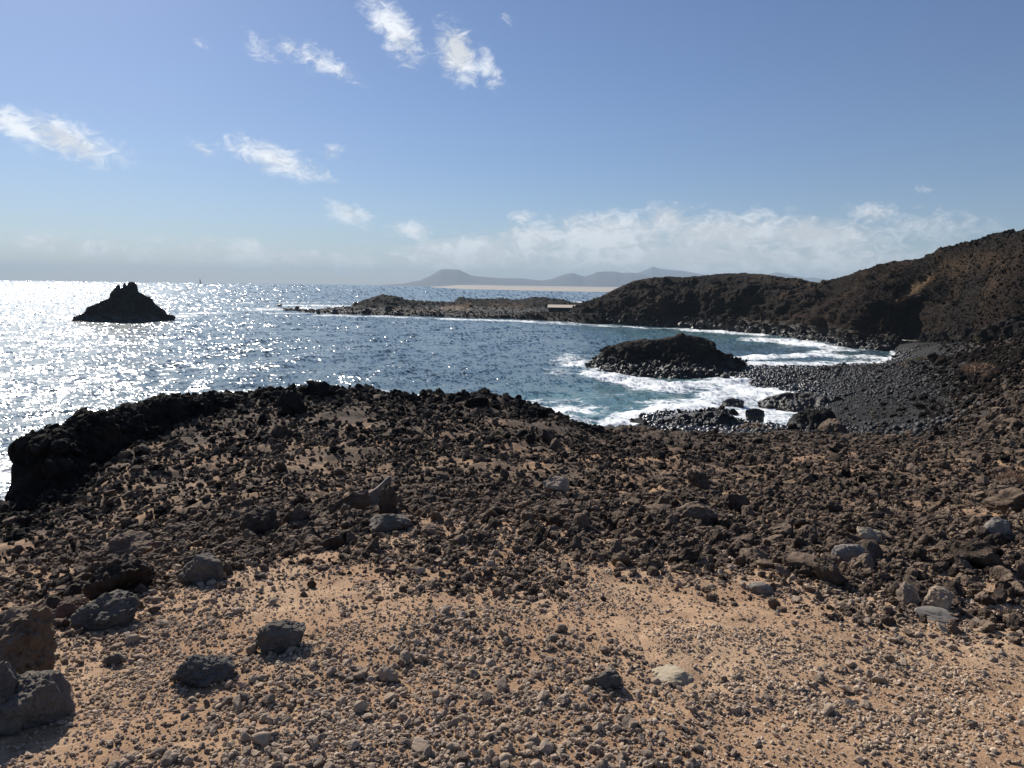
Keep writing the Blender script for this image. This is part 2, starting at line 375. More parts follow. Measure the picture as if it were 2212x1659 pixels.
def ground_z(x, y):
    z, sg = G.z_at(x, y); q = p3(x, y); d = np.hypot(x, y)
    rub = smooth01((sg - 1.6) / 1.0)
    crest = np.exp(-((sg - 4.0) / .28) ** 2) * (x < 7)
    far = smooth01((sg - 4.2) / .8)
    z = z + .035 * fbm(q, 1.1, 3) * (1 - rub) + .012 * fbm(q, 6, 3) * (1 - rub * .5)
    z = z + rub * (.16 * fbm(q, .45, 3) + .07 * fbm(q, 1.9, 4)) * (1 - .2 * far) + crest * (.22 * fbm(q, .8, 3, .6, True) - .12)
    shelf = np.exp(-((sg - 5.6) / .7) ** 2) * smooth01((x - 7) / 4) * (1 - smooth01((x - 26) / 6))
    z = z + shelf * .28 * fbm(q, .35, 4, .6)
    return z, sg
azs = fan(R(-42), R(46), R(.125))
gx, gy, gsh = G.grid(azs, [10, 90, 110, 110, 30, 34, 40, 40, 40, 24, 10])
gz, gs = ground_z(gx, gy)
gme = mesh_np('ground', np.stack([gx, gy, gz], 1), grid_quads(*gsh)[:, ::-1])
dark = smooth01((gs - 1.75) / .9) * .62 + smooth01((gs - 3.2) / .8) * .35
attr(gme, 'dark', dark)
beach = smooth01((gs - 4.5) / .6) * (.65 + .35 * smooth01((4.2 - gz) / 2.0)) * (gx > 5)
attr(gme, 'beach', beach)
ground = tag(obj('ground', gme, M_ground), kind='structure')

def hit(x, y):                                    # where the ray of a picture point meets the ground
    v = pdir(x, y); s_ = np.concatenate([np.linspace(1.5, 40, 1500), np.linspace(40.05, 200, 1500)])
    q = EYE + v[None] * s_[:, None]; z, _ = ground_z(q[:, 0], q[:, 1])
    k = np.argmax(q[:, 2] < z); return q[k] if k > 0 else PZ(x, y, 0)

# hill across the cove and rising on the right
HO = (0.0, 0.0)
H0 = px([(1180, 694, -1), (1230, 698, -.6), (1300, 702, -.5), (1400, 709, -.5), (1500, 714, -.5), (1600, 722, -.5), (1650, 726, -.5), (1720, 737, -.5), (1780, 746, -.5), (1850, 756, -.3), (1900, 754, .2), (1960, 744, 1.0), (2050, 741, 2.4), (2150, 729, None, 90), (2212, 720, None, 80), (2600, 706, None, 74)])
H3 = [P(*q) for q in [(1180, 690, 232), (1232, 686, 236), (1243, 668, 240), (1256, 662, 242), (1268, 652, 245), (1285, 648, 246), (1300, 640, 248), (1340, 619, 250), (1370, 608, 250), (1400, 602, 250), (1450, 600, 250), (1500, 597, 250), (1560, 594, 248), (1620, 591, 245), (1660, 595, 240), (1700, 603, 235), (1735, 608, 230), (1770, 612, 225),
      (1800, 607, 214), (1830, 600, 198), (1860, 590, 186), (1885, 577, 178), (1900, 573, 174), (1930, 567, 166), (1960, 565, 160), (1995, 558, 153), (2010, 548, 150), (2030, 537, 146), (2060, 530, 140), (2100, 521, 132), (2140, 510, 125), (2160, 505, 122), (2212, 500, 114), (2600, 440, 100)]]
H0a = np.array(H0); a0 = np.arctan2(H0a[:, 0], H0a[:, 1]); r0 = np.hypot(H0a[:, 0], H0a[:, 1])
H1, H2, H2b, H4, H5 = [], [], [], [], []
for v in H3:
    a = math.atan2(v[0], v[1]); r1 = math.hypot(v[0], v[1]); r_ = np.interp(a, a0, r0); z_ = np.interp(a, a0, H0a[:, 2]); zc = v[2]
    s_ = smooth01(np.array((math.degrees(a) - 27) / 6.0)).item()      # 0: sea cliff across the cove, 1: even slope on the right
    def mk(t_, zf): rr = r_ + (r1 - r_) * t_; return (rr * math.sin(a), rr * math.cos(a), z_ + (zc - z_) * zf)
    H1.append(mk(.06, .12 - .06 * s_)); H2.append(mk(.14 + .16 * s_, .60 - .27 * s_)); H2b.append(mk(.5 + .12 * s_, .76 - .08 * s_))
    H4.append((v[0] * 1.22, v[1] * 1.22, zc * .55)); H5.append((v[0] * 1.7, v[1] * 1.7, -4))
HL = Loft(HO, [H0, H1, H2, H2b, H3, H4, H5], sm=.25, n=7200)
hz = np.arange(math.atan2(*P(1205, 690, 100)[:2]), R(52), R(.095))
hx, hy, hsh = HL.grid(hz, [26, 60, 70, 70, 14, 5])
hzv, hseg = HL.z_at(hx, hy)
hv = np.stack([hx, hy, hzv], 1); hn = grid_normals(hv, *hsh)
if hn[:, 2].mean() < 0: hn = -hn
amp = np.where(hseg > 4, .5, 1.0) * smooth01(hseg / .4)
amp = amp * (1 - .9 * np.exp(-((hseg - 4) / .45) ** 2))
rg = fbm(hv, .045, 3, .5, True)
w1, c1 = worley(hv + .8 * np.stack([fbm(hv, .5, 2), fbm(hv + 9, .5, 2), fbm(hv + 5, .5, 2)], 1), .42)
w2, _ = worley(hv, 1.1)
sr_ = smooth01((np.degrees(np.arctan2(hx, hy)) - 27) / 5)
hv = hv + hn * (amp * (1 - .55 * sr_) * (2.3 * (rg - .75) + 1.1 * fbm(hv, .13, 3) + .55 * fbm(hv, .55, 4, .6) + .3 * (c1 - .5) + .25 * (.5 - w1) + .2 * (.5 - w2)))[:, None]
crest = np.exp(-((hseg - 4) / .12) ** 2); hv[:, 2] += crest * (.25 * np.maximum(c1 - .35, 0) + .3 * fbm(hv, .5, 4))
hme = mesh_np('hill', hv, grid_quads(*hsh)[:, ::-1], smooth=False)
hpx, hpy = to_px(hv)
def stripe(qx, qy, a, b_, w):
    a, b_ = np.array(a, float), np.array(b_, float); d = b_ - a; t = np.clip(((qx - a[0]) * d[0] + (qy - a[1]) * d[1]) / (d @ d), 0, 1)
    return np.exp(-(((qx - a[0] - t * d[0]) ** 2 + (qy - a[1] - t * d[1]) ** 2) / w ** 2))
tanv = stripe(hpx, hpy, (2010, 600), (1935, 655), 9) * .9 + stripe(hpx, hpy, (1800, 690), (1560, 700), 10) * .12 + .25 * stripe(hpx, hpy, (2040, 575), (2150, 560), 22) + .22 * np.clip(fbm(hv, .12, 3), 0, 1)
attr(hme, 'tan', np.clip(tanv, 0, 1))
hill = tag(obj('hill', hme, M_hill), kind='structure')

# low lava spit behind the bay
S0 = px([(640, 676, -.6), (670, 678, -.4), (720, 680, -.3), (800, 682, -.3), (900, 685, -.3), (1000, 688, -.3), (1100, 691, -.3), (1180, 694, -.3), (1240, 699, -.3), (1320, 704, -.3)])
S1 = px([(640, 674, -.4), (668, 675, .3), (720, 677, .5), (800, 678, .8), (900, 680, .8), (1000, 683, .8), (1100, 686, .9), (1180, 684, 2.), (1240, 687, 2.4), (1320, 690, 3)])
S2 = [P(*q) for q in [(640, 672, 262), (700, 671, 268), (750, 667, 272), (800, 671, 280), (900, 672, 285), (1000, 673, 285), (1100, 675, 280), (1180, 675, 275), (1240, 672, 270), (1320, 672, 262)]]
S3 = [P(*q) for q in [(600, 676, 300), (640, 673, 300), (670, 671, 305), (700, 668, 305), (740, 665, 310), (758, 663, 310), (764, 657, 312), (778, 655, 312), (800, 647, 314), (815, 642, 314), (828, 640, 315), (845, 641, 316), (865, 645, 318), (890, 651, 320), (910, 653, 322), (950, 654, 330), (980, 655, 335), (986, 649, 340), (992, 644, 340), (1005, 647, 340), (1020, 648, 340), (1060, 648, 340), (1080, 646, 340), (1110, 650, 338), (1140, 646, 335), (1150, 644, 335), (1190, 646, 330), (1215, 650, 325), (1240, 656, 320), (1320, 656, 315)]]
S4 = [(v[0] * 1.12, v[1] * 1.12, max(-1.0, v[2] * .3 - 1)) for v in S3]; S5 = [(v[0] * 1.35, v[1] * 1.35, -4) for v in S3]
SL = Loft(HO, [S0, S1, S2, S3, S4, S5], sm=.2, n=7200)
szs = np.arange(math.atan2(*P(615, 690, 100)[:2]), math.atan2(*P(1300, 690, 100)[:2]), R(.09))
px_, py_, ssh = SL.grid(szs, [14, 26, 36, 10, 3])
zz, ss = SL.z_at(px_, py_); sv = np.stack([px_, py_, zz], 1)
w1, c1 = worley(sv, .4); fl = smooth01(ss / .5) * smooth01((sv[:, 2] + .2) / 1.0)
sv[:, 2] += fl * (.4 + .6 * smooth01((ss - 1.6) / .8)) * (.5 * (c1 - .5) + .5 * fbm(sv, .25, 4) + .35 * fbm(sv, .12, 3, .5, True) * np.exp(-((ss - 3) / .35) ** 2))
sme = mesh_np('lava_spit', sv, grid_quads(*ssh)[:, ::-1], smooth=False)
qx, qy = to_px(sv)
attr(sme, 'tan', np.clip(.95 * stripe(qx, qy, (955, 664), (1010, 667), 5) + .8 * stripe(qx, qy, (1015, 658), (1000, 662), 5) + .5 * stripe(qx, qy, (850, 670), (940, 671), 3) + .35 * stripe(qx, qy, (1060, 659), (1130, 661), 6), 0, 1) * (ss < 3.2))
spit = tag(obj('lava_spit', sme, M_spit), kind='structure')

# far shore: dunes and mountains
def ridge_sheet(name, sil, d, depth, mat, n=500, nv=26, amp=10.0, sc=.0016, foot=-5.0):
    xs = np.linspace(sil[0][0], sil[-1][0], n); ys = np.interp(xs, [q[0] for q in sil], [q[1] for q in sil])
    k = np.array([.25, .5, .25]); ys[1:-1] = np.convolve(ys, k, 'same')[1:-1]
    top = np.array([P(x, y, d) for x, y in zip(xs, ys)]); V = []
    for j in range(nv):
        t_ = j / (nv - 1) * 2 - 1                  # -1 front foot .. 0 crest .. 1 back foot
        s_ = 1 + t_ * depth / d; z_ = foot + (top[:, 2] - foot) * (1 - smooth01(np.array(abs(t_)))) ** 1.0
        q = np.stack([top[:, 0] * s_, top[:, 1] * s_, z_], 1)
        q[:, 2] += (1 - abs(t_)) * abs(t_) * 4 * amp * fbm(q, sc, 4, .5, True) * np.clip((top[:, 2]) / 60, 0, 1.5)
        V.append(q)
    return tag(obj(name, mesh_np(name, np.concatenate(V), grid_quads(nv, n)[:, ::-1]), mat), kind='structure')
ridge_sheet('mountain', [(780, 618), (868, 613), (890, 609), (908, 606), (925, 598), (940, 590), (950, 584), (956, 582.5), (990, 583), (1003, 589), (1020, 596), (1040, 599.5), (1080, 601), (1128, 602), (1150, 605), (1170, 607), (1190, 604), (1205, 598), (1220, 593), (1237, 590), (1250, 594), (1262, 598), (1275, 594), (1290, 588), (1330, 587), (1345, 590), (1362, 589), (1385, 592), (1420, 596), (1500, 602), (1600, 612), (1700, 620)], 8200, 1500, M_mount)
ridge_sheet('mountain', [(1300, 606), (1360, 593), (1380, 589), (1398, 582), (1410, 576), (1422, 580), (1435, 582), (1470, 585), (1500, 590), (1540, 597), (1580, 601), (1640, 600), (1662, 592), (1678, 588), (1695, 591), (1715, 596), (1740, 601), (1760, 600), (1790, 605), (1850, 612), (1950, 622), (2300, 630)], 11000, 1500, M_mount)
du = Loft(HO, [px([(880, 621.5, -1), (940, 621.8, -.3), (1000, 624.0, 0), (1100, 626.5, 0), (1200, 628.6, 0), (1300, 630.6, 0), (1500, 634, 0), (2300, 645, 0)]),
               [P(*q) for q in [(880, 621, 4500), (960, 619.5, 4300), (1000, 619, 4100), (1100, 621, 4000), (1300, 624, 3800), (1500, 627, 3600), (2300, 637, 3400)]],
               [P(*q) for q in [(880, 620, 6500), (950, 618.5, 6500), (990, 616, 6500), (1040, 616.6, 6500), (1100, 617.8, 6500), (1200, 619, 6400), (1300, 620.5, 6300), (1500, 622, 6300), (2300, 630, 6300)]],
               [P(*q) for q in [(880, 622, 7600), (1300, 626, 7600), (2300, 640, 7600)]]], sm=.3, n=7200)
dz_ = np.arange(math.atan2(*P(885, 620, 100)[:2]), R(38), R(.1)); dx_, dy_, dsh = du.grid(dz_, [26, 20, 6])
dzz, dsg = du.z_at(dx_, dy_)
dv = np.stack([dx_, dy_, dzz], 1); dv[:, 2] += smooth01(dsg / .3) * smooth01((np.degrees(np.arctan2(dx_, dy_)) + 5.6) / 2.0) * (1.6 * fbm(dv, .006, 4, .5, True) + 1.0)
tag(obj('sand_dunes', mesh_np('sand_dunes', dv, grid_quads(*dsh)[:, ::-1]), M_dune), kind='structure')

# ------------------------------------------------------------------ sea
sa = fan(R(-44), R(44), R(.12), R(3)); th = np.arange(.46, 10 / 15500, -.00098); sr = np.concatenate([10 / th, [15500.]])
sr = sr[sr > 20]
A_, R_ = np.meshgrid(sa, sr); wx = (R_ * np.sin(A_)).ravel(); wy = (R_ * np.cos(A_)).ravel(); q = p3(wx, wy); rr = R_.ravel()
wz = np.zeros_like(wx)
WD = R(20)                                        # the swell runs in from the open sea on the left
for (lam, a_, off) in ((17, .10, 0), (11, .09, 25), (7.3, .07, -20), (5.1, .06, 40), (3.4, .045, -45), (2.3, .03, 10), (1.6, .02, 60)):
    dx, dy = math.cos(WD + R(off)), -math.sin(WD + R(off)); ph = perlin(q * .02 + off) * 5 + perlin(q * (.35 / lam)) * 3
    f_ = np.clip(1.6 - rr * rr * .000098 * 2.2 / lam, 0, 1)
    s_ = (wx * dx + wy * dy) * 2 * math.pi / lam + ph
    wz += a_ * f_ * ((1 - np.abs(np.sin(s_ / 2))) * 2 - .8) * (.7 + .6 * perlin(q * .05 + 3 + off))
gz_, gsg = G.z_at(wx, wy); near = rr < 150
depth_g = np.where(near, -gz_, 9.0)
spx, spy = to_px(np.stack([wx, wy, np.zeros_like(wx)], 1))
SF = lambda a, b_, w: stripe(spx, spy * 1.0, a, b_, w)
def st2(a, b_, wx_, wy_):                         # foam along a line, given by where it lies
    k = wx_ / wy_; return stripe(spx, spy * k, (a[0], a[1] * k), (b_[0], b_[1] * k), wx_)
foam = np.zeros_like(wx)
for (a, b_, wX, wY, s_) in [((1290, 806), (1420, 832), 40, 11, .95), ((1290, 790), (1240, 785), 45, 9, .8), ((1240, 775), (1200, 800), 50, 16, .45), ((1430, 838), (1640, 822), 60, 12, 1.0), ((1560, 850), (1680, 845), 60, 20, .9), ((1590, 890), (1720, 895), 50, 22, 1.05),
                            ((1420, 870), (1620, 868), 90, 14, .72), ((1240, 890), (1420, 885), 90, 18, .85), ((1220, 908), (1340, 915), 70, 12, 1.0), ((1420, 905), (1560, 880), 40, 10, .85), ((1180, 868), (1330, 858), 70, 12, .5), ((1640, 822), (1700, 828), 30, 7, 1.0),
                            ((1640, 732), (1720, 738), 45, 4, 1.0), ((1720, 741), (1800, 752), 40, 4, 1.1), ((1770, 760), (1840, 757), 30, 4, .9), ((1620, 773), (1760, 769), 50, 4.5, 1.15), ((1760, 768), (1900, 776), 50, 5, .65), ((1860, 768), (1940, 775), 25, 3, 1.0), ((1690, 782), (1880, 786), 40, 3, .5),
                            ((1490, 712), (1640, 724), 25, 3, .9), ((1380, 708), (1500, 712), 20, 2.0, .7), ((1240, 700), (1380, 708), 30, 2.4, .85), ((1130, 694), (1240, 699), 30, 3, 1.1), ((980, 690), (1130, 694), 30, 2.6, 1.1), ((860, 685), (980, 689), 30, 2.2, 1.0), ((700, 681), (860, 684), 30, 2.2, .9),
                            ((560, 668), (720, 667), 50, 4, .85), ((620, 660), (755, 661), 40, 3.2, .95), ((540, 654), (740, 653), 60, 1.8, .8), ((600, 676), (680, 676), 40, 2.2, .9), ((890, 652), (980, 655), 30, 2.0, 1.1), ((1040, 648), (1110, 650), 25, 1.4, 1.0), ((1240, 653), (1270, 654), 20, 1.8, 1.1), ((1080, 641), (1120, 642), 16, 1, .8),
                            ((380, 678), (470, 676), 50, 2.2, .7), ((165, 690), (365, 692), 30, 2.6, 1.15), ((140, 684), (165, 690), 22, 2.5, 1.0), ((370, 684), (400, 682), 30, 2.2, 1.0), ((470, 664), (560, 666), 40, 2, .6), ((520, 850), (660, 842), 50, 6, .75), ((760, 845), (960, 862), 60, 6, .6), ((950, 868), (1200, 890), 60, 10, .75), ((0, 1050), (20, 1000), 30, 30, .6), ((0, 1090), (40, 1080), 40, 20, .8)]:
    foam = np.maximum(foam, s_ * (.58 if max(a[1], b_[1]) < 715 else 1.0) * st2(a, b_, wX, wY))
foam = foam * np.clip(.92 + .75 * perlin(q * .06 + 8) + .4 * perlin(q * .17 + 3), .25, 1.25)
foam = np.maximum(foam, np.where(near, smooth01((gz_ + .8) / .9) * .95, 0))
shal = np.clip(1.25 * st2((1250, 880), (1560, 850), 200, 50) + .8 * st2((1350, 720), (1600, 730), 90, 14) + .5 * foam, 0, 1)
wz += (.25 * foam * fbm(q, .45, 3) + .16 * foam ** 2) * (rr < 160)
ncol, nrow = len(sa), len(sr)
sea_me = mesh_np('sea', np.stack([wx, wy, wz], 1), grid_quads(nrow, ncol)[:, ::-1])
sl = rng.normal(0, 1, (len(wx), 3)) * np.clip(.19 + .09 * perlin(q * .03 + 5) + .06 * perlin(q * .006 + 2), .05, .3)[:, None]; sl[:, 2] = 0
av = sea_me.attributes.new('slope', 'FLOAT_VECTOR', 'POINT'); av.data.foreach_set('vector', sl.astype(np.float32).ravel())
attr(sea_me, 'foam', foam); attr(sea_me, 'shallow', shal)
M_sea, t, b = newmat('sea_water')
g = t.add('ShaderNodeNewGeometry'); pos = g.outputs['Position']
fa = t.add('ShaderNodeAttribute', attribute_name='foam').outputs['Fac']; sh = t.add('ShaderNodeAttribute', attribute_name='shallow').outputs['Fac']
slope = t.add('ShaderNodeAttribute', attribute_name='slope').outputs['Vector']
for sc, k, dt in ((.11, .20, 2), (.45, .34, 2), (1.7, .36, 2)):
    mp = t.add('ShaderNodeMapping', ins={'Vector': pos, 'Rotation': (0, 0, R(-20)), 'Scale': (1.0, .62, 1.0)}).outputs[0]
    nc = t.noise(mp, sc, dt, .5, .3, out=1)
    v = t.add('ShaderNodeVectorMath', operation='MULTIPLY', ins={0: t.add('ShaderNodeVectorMath', operation='SUBTRACT', ins={0: nc, 1: (.5, .5, .5)}).outputs[0], 1: (2.6 * k, 2.6 * k, 0)}).outputs[0]
    slope = v if slope is None else t.add('ShaderNodeVectorMath', operation='ADD', ins={0: slope, 1: v}).outputs[0]
nrm = t.add('ShaderNodeVectorMath', operation='NORMALIZE', ins={0: t.add('ShaderNodeVectorMath', operation='ADD', ins={0: g.outputs['Normal'], 1: slope}).outputs[0]}).outputs[0]
# lacy foam
wv = t.add('ShaderNodeVectorMath', operation='ADD', ins={0: pos, 1: t.add('ShaderNodeVectorMath', operation='SCALE', ins={0: t.noise(pos, .35, 3, .6, out=1), 'Scale': 3.5}).outputs[0]}).outputs[0]
lace1 = t.add('ShaderNodeTexVoronoi', feature='DISTANCE_TO_EDGE', ins={'Vector': wv, 'Scale': .55}).outputs['Distance']
lace2 = t.add('ShaderNodeTexVoronoi', feature='DISTANCE_TO_EDGE', ins={'Vector': wv, 'Scale': 1.7}).outputs['Distance']
lace = t.math('ADD', t.step(lace1, .0, .35, .5, 0), t.step(lace2, .0, .4, .5, 0))
fn = t.noise(pos, .28, 5, .65)
fm = t.math('ADD', t.math('MULTIPLY', fa, 1.25), t.math('ADD', t.math('MULTIPLY_ADD', fn, 1.5, -1.15), t.math('MULTIPLY_ADD', lace, .75, -.35)))
fm = t.math('MULTIPLY', t.step(fm, .12, .62), t.step(fa, .06, .3))
cw = t.mix(sh, (.075, .125, .152), (.09, .18, .195))
t.l.new(t.mix(fm, cw, (.80, .83, .84)), b.inputs['Base Color'])
t.l.new(t.add('ShaderNodeMapRange', ins={0: fm, 3: .20, 4: .7}).outputs[0], b.inputs['Roughness'])
b.inputs['IOR'].default_value = 1.333
t.l.new(nrm, b.inputs['Normal'])
sea = tag(obj('sea', sea_me, M_sea), kind='structure')

# ------------------------------------------------------------------ rock shapes
import bmesh
def ico(sub):
    bm = bmesh.new(); bmesh.ops.create_icosphere(bm, subdivisions=sub, radius=1.0)
    v = np.array([x.co[:] for x in bm.verts]); f_ = np.array([[w.index for w in x.verts] for x in bm.faces]); bm.free(); return v, f_
_ico = {k: ico(k) for k in (2, 3, 4, 5)}
def angular(sub, seed, nplanes=11, rough=.09, fine=.05, dims=(1, 1, 1), worn=.035):
    """A broken block: an uneven polyhedron with pitted faces."""
    g_ = np.random.default_rng(seed); n, f_ = _ico[sub]
    pn = g_.normal(size=(nplanes, 3)); pn /= np.linalg.norm(pn, axis=1)[:, None]
    h = g_.uniform(.55, 1.0, nplanes); dt = n @ pn.T
    rad = np.where(dt > .08, h / np.maximum(dt, .08), 9.0); rad = np.minimum(rad, 1.25)
    k = 1 / worn; r = -np.log(np.exp(-rad * k).sum(1)) / k
    v = n * r[:, None]; off = g_.uniform(-40, 40, 3)
    v = v + n * (rough * fbm(v + off, 1.7, 3) + fine * fbm(v + off, 5.5, 3))[:, None]
    wc = worley(v + off + .15 * fbm(v, 3, 2)[:, None], 2.6) if sub >= 4 else None
    if sub >= 4: v = v + n * (.028 * fbm(v + off, 13, 3, .65) + .035 * fbm(v + off, 3.5, 3, .55, True) + .10 * (wc[1] - .5) + .07 * (.5 - wc[0]))[:, None]
    v = v * np.array(dims); return v / np.abs(v[:, :2]).max() * .5, f_
def rounded(sub, seed, rough=.10):
    g_ = np.random.default_rng(seed); n, f_ = _ico[sub]; off = g_.uniform(-40, 40, 3)
    e = np.sign(n) * np.abs(n) ** .85; v = e * g_.uniform(.75, 1.0, 3)
    v = v + n * (rough * fbm(n + off, 1.1, 2) + .02 * fbm(n + off, 4, 2))[:, None]
    return v / np.abs(v).max() * .5, f_

protos = {}; bunches = []
def protoset(key, n, fn, mat, smooth=False):
    c_ = bpy.data.collections.new(key); L = []
    for i in range(n):
        v, f_ = fn(i); me = mesh_np(key, v, tris=f_, smooth=smooth); me.materials.append(mat)
        o = bpy.data.objects.new('%s_shape' % key, me); c_.objects.link(o); L.append(me)
    protos[key] = (c_, L)
protoset('gravel', 10, lambda i: angular(2, 100 + i, 12, .06, .05, (1, .8, .65), .12), M_gravel)
protoset('stone', 12, lambda i: angular(3, 200 + i, 11, .07, .045, (1, .85, .7)), M_stone)
protoset('lava', 14, lambda i: angular(3, 300 + i, 10, .13, .09, (1, .85, .8)), M_lava)
protoset('black', 10, lambda i: angular(3, 400 + i, 8, .24, .15, (1, .9, .85)), M_black)
protoset('block', 8, lambda i: angular(3, 700 + i, 10, .12, .06, (1, .9, .8)), M_black)
protoset('hillstone', 8, lambda i: angular(2, 600 + i, 10, .14, .1, (1, .9, .85)), M_hillstone)
protoset('cobble', 10, lambda i: rounded(2, 500 + i), M_cobble, True)

def scatter_tree(coll):
    ng = bpy.data.node_groups.new('scatter_' + coll.name, 'GeometryNodeTree')
    ng.interface.new_socket('Geometry', in_out='INPUT', socket_type='NodeSocketGeometry'); ng.interface.new_socket('Geometry', in_out='OUTPUT', socket_type='NodeSocketGeometry')
    n = ng.nodes; l = ng.links; gi = n.new('NodeGroupInput'); go = n.new('NodeGroupOutput')
    ci = n.new('GeometryNodeCollectionInfo'); ci.inputs['Collection'].default_value = coll; ci.inputs['Separate Children'].default_value = True; ci.inputs['Reset Children'].default_value = True
    ip = n.new('GeometryNodeInstanceOnPoints'); ip.inputs['Pick Instance'].default_value = True
    def at(nm, ty):
        a = n.new('GeometryNodeInputNamedAttribute'); a.data_type = ty; a.inputs['Name'].default_value = nm; return a.outputs['Attribute']
    l.new(gi.outputs[0], ip.inputs['Points']); l.new(ci.outputs[0], ip.inputs['Instance']); l.new(at('idx', 'INT'), ip.inputs['Instance Index'])
    e2r = n.new('FunctionNodeEulerToRotation'); l.new(at('rot', 'FLOAT_VECTOR'), e2r.inputs[0]); l.new(e2r.outputs[0], ip.inputs['Rotation'])
    l.new(at('scl', 'FLOAT_VECTOR'), ip.inputs['Scale']); l.new(ip.outputs[0], go.inputs[0])
    return ng
def scatter(name, key, pos, rot, scl, idx):
    me = bpy.data.meshes.new(name); me.vertices.add(len(pos)); me.vertices.foreach_set('co', np.asarray(pos, np.float32).ravel())
    for nm, ar in (('rot', rot), ('scl', scl)):
        a = me.attributes.new(nm, 'FLOAT_VECTOR', 'POINT'); a.data.foreach_set('vector', np.asarray(ar, np.float32).ravel())
    a = me.attributes.new('idx', 'INT', 'POINT'); a.data.foreach_set('value', np.asarray(idx, np.int32))
    o = obj(name, me); md = o.modifiers.new('scatter', 'NODES'); md.node_group = scatter_tree(protos[key][0])
    return tag(o, kind='stuff')
def rnd_rot(n, tilt): return np.stack([rng.normal(0, tilt, n), rng.normal(0, tilt, n), rng.uniform(0, 6.283, n)], 1)
def rnd_scl(s, lo=.7): n = len(s); return np.stack([s, s * rng.uniform(lo, 1, n), s * rng.uniform(lo * .8, 1, n)], 1)
def in_frame(p, mar=0):
    x, y = to_px(p); return (x > -mar) & (x < W0 + mar) & (y > -mar) & (y < H0P + mar) & ((p - EYE) @ _f > .3)
NICK = {'blocky grey boulder standing': 'the blocky grey boulder', 'low lumpy grey boulder': 'the low lumpy boulder', 'long low smooth grey': 'the long low boulder', 'craggy dark boulder': 'the craggy dark boulder',
        'grey wedge-shaped': 'the grey wedge-shaped boulder', 'round dark stone lying': 'the round dark stone', 'low broad grey slab': 'the low broad slab', 'smooth light grey rounded': 'the smooth rounded grey stone',
        'rounded tan grey': 'the rounded tan boulder', 'long flat smooth grey': 'the long flat stone', 'thin flat grey flake': 'the thin grey flake', 'pale flat slab sunk': 'the pale sunken slab', 'dark porous lump': 'the dark porous lump',
        'brown angular stone on': 'the brown angular stone', 'flat-faced dark grey': 'the flat-faced left block', 'flat-topped dark slab': 'the flat-topped dark slab', 'curved grey slab': 'the curved horn-like slab', 'angular dark slab jutting': 'the slab at the right edge',
        'large dark block just': 'the large crest block', 'jagged black crag': 'the jagged crest crag', 'round black rock standing': 'the round crest rock', 'black knob at': 'the right crest knob',
        'big black boulder at': 'the big surf boulder', 'smaller rounded brown boulder': 'the rounded brown shore boulder', 'flat black ledge': 'the flat surf ledge', 'wide reddish dry': 'the wide reddish shrub', 'yellow green shrub': 'the yellow green shrub', 'pale weathered board': 'the pale beach board'}
def landmarks():
    L = []
    for o in bpy.data.objects:
        for k, nk in NICK.items():
            if o.parent is None and str(o.get('label', '')).startswith(k):
                x, y = to_px(np.array([o.location[:]])); L.append((nk, float(x[0]), float(y[0])))
    return L
def single_out(objs, what, reach=330):
    """Each loose stone next to something easy to find is told apart by that thing, the side and the order."""
    P_ = np.array([o.location[:] for o in objs]); x, y = to_px(P_); LM = landmarks(); best = {}
    for i in range(len(objs)):
        d = [(math.hypot(x[i] - lx, (y[i] - ly) * 1.4), nk, x[i] - lx, (y[i] - ly) * 1.4) for nk, lx, ly in LM]
        if not d: return
        dd, nk, ax, ay = min(d)
        if dd > reach: continue
        side = ('right of' if ax > 0 else 'left of') if abs(ax) > abs(ay) else ('below' if ay > 0 else 'above')
        best.setdefault((nk, side), []).append((dd, i))
    for (nk, side), L in best.items():
        for r, (dd, i) in enumerate(sorted(L)[:4]):
            objs[i]['label'] = '%s%s %s %s' % (('', 'second ', 'third ', 'fourth ')[r], 'nearest ' + what, side, nk)
def individuals(name, key, pos, rot, scl, idx, n, label, cat, group, mask=None):
    """The largest in view become things of their own; returns the mask of the rest."""
    d = np.linalg.norm(pos - EYE, axis=1); ap = scl[:, 0] / d * np.where(in_frame(pos, -6), 1, 0)
    if mask is not None: ap = ap * mask
    ks = np.argsort(-ap)[:n]; src = None; made = []
    for k in ks:
        if src is None: src = o = bpy.data.objects.new(name, protos[key][1][int(idx[k])])
        else: o = src.copy(); o.data = protos[key][1][int(idx[k])]
        col.objects.link(o); o.location = pos[k]; o.rotation_euler = rot[k]; o.scale = scl[k]; tag(o, label, cat, group); made.append(o)
    bunches.append((made, {'stone': 'larger loose stone', 'lava_block': 'loose lava block', 'crest_block': 'jagged black block', 'cobble': 'larger beach cobble'}[name])); rest = np.ones(len(pos), bool); rest[ks] = False; return rest

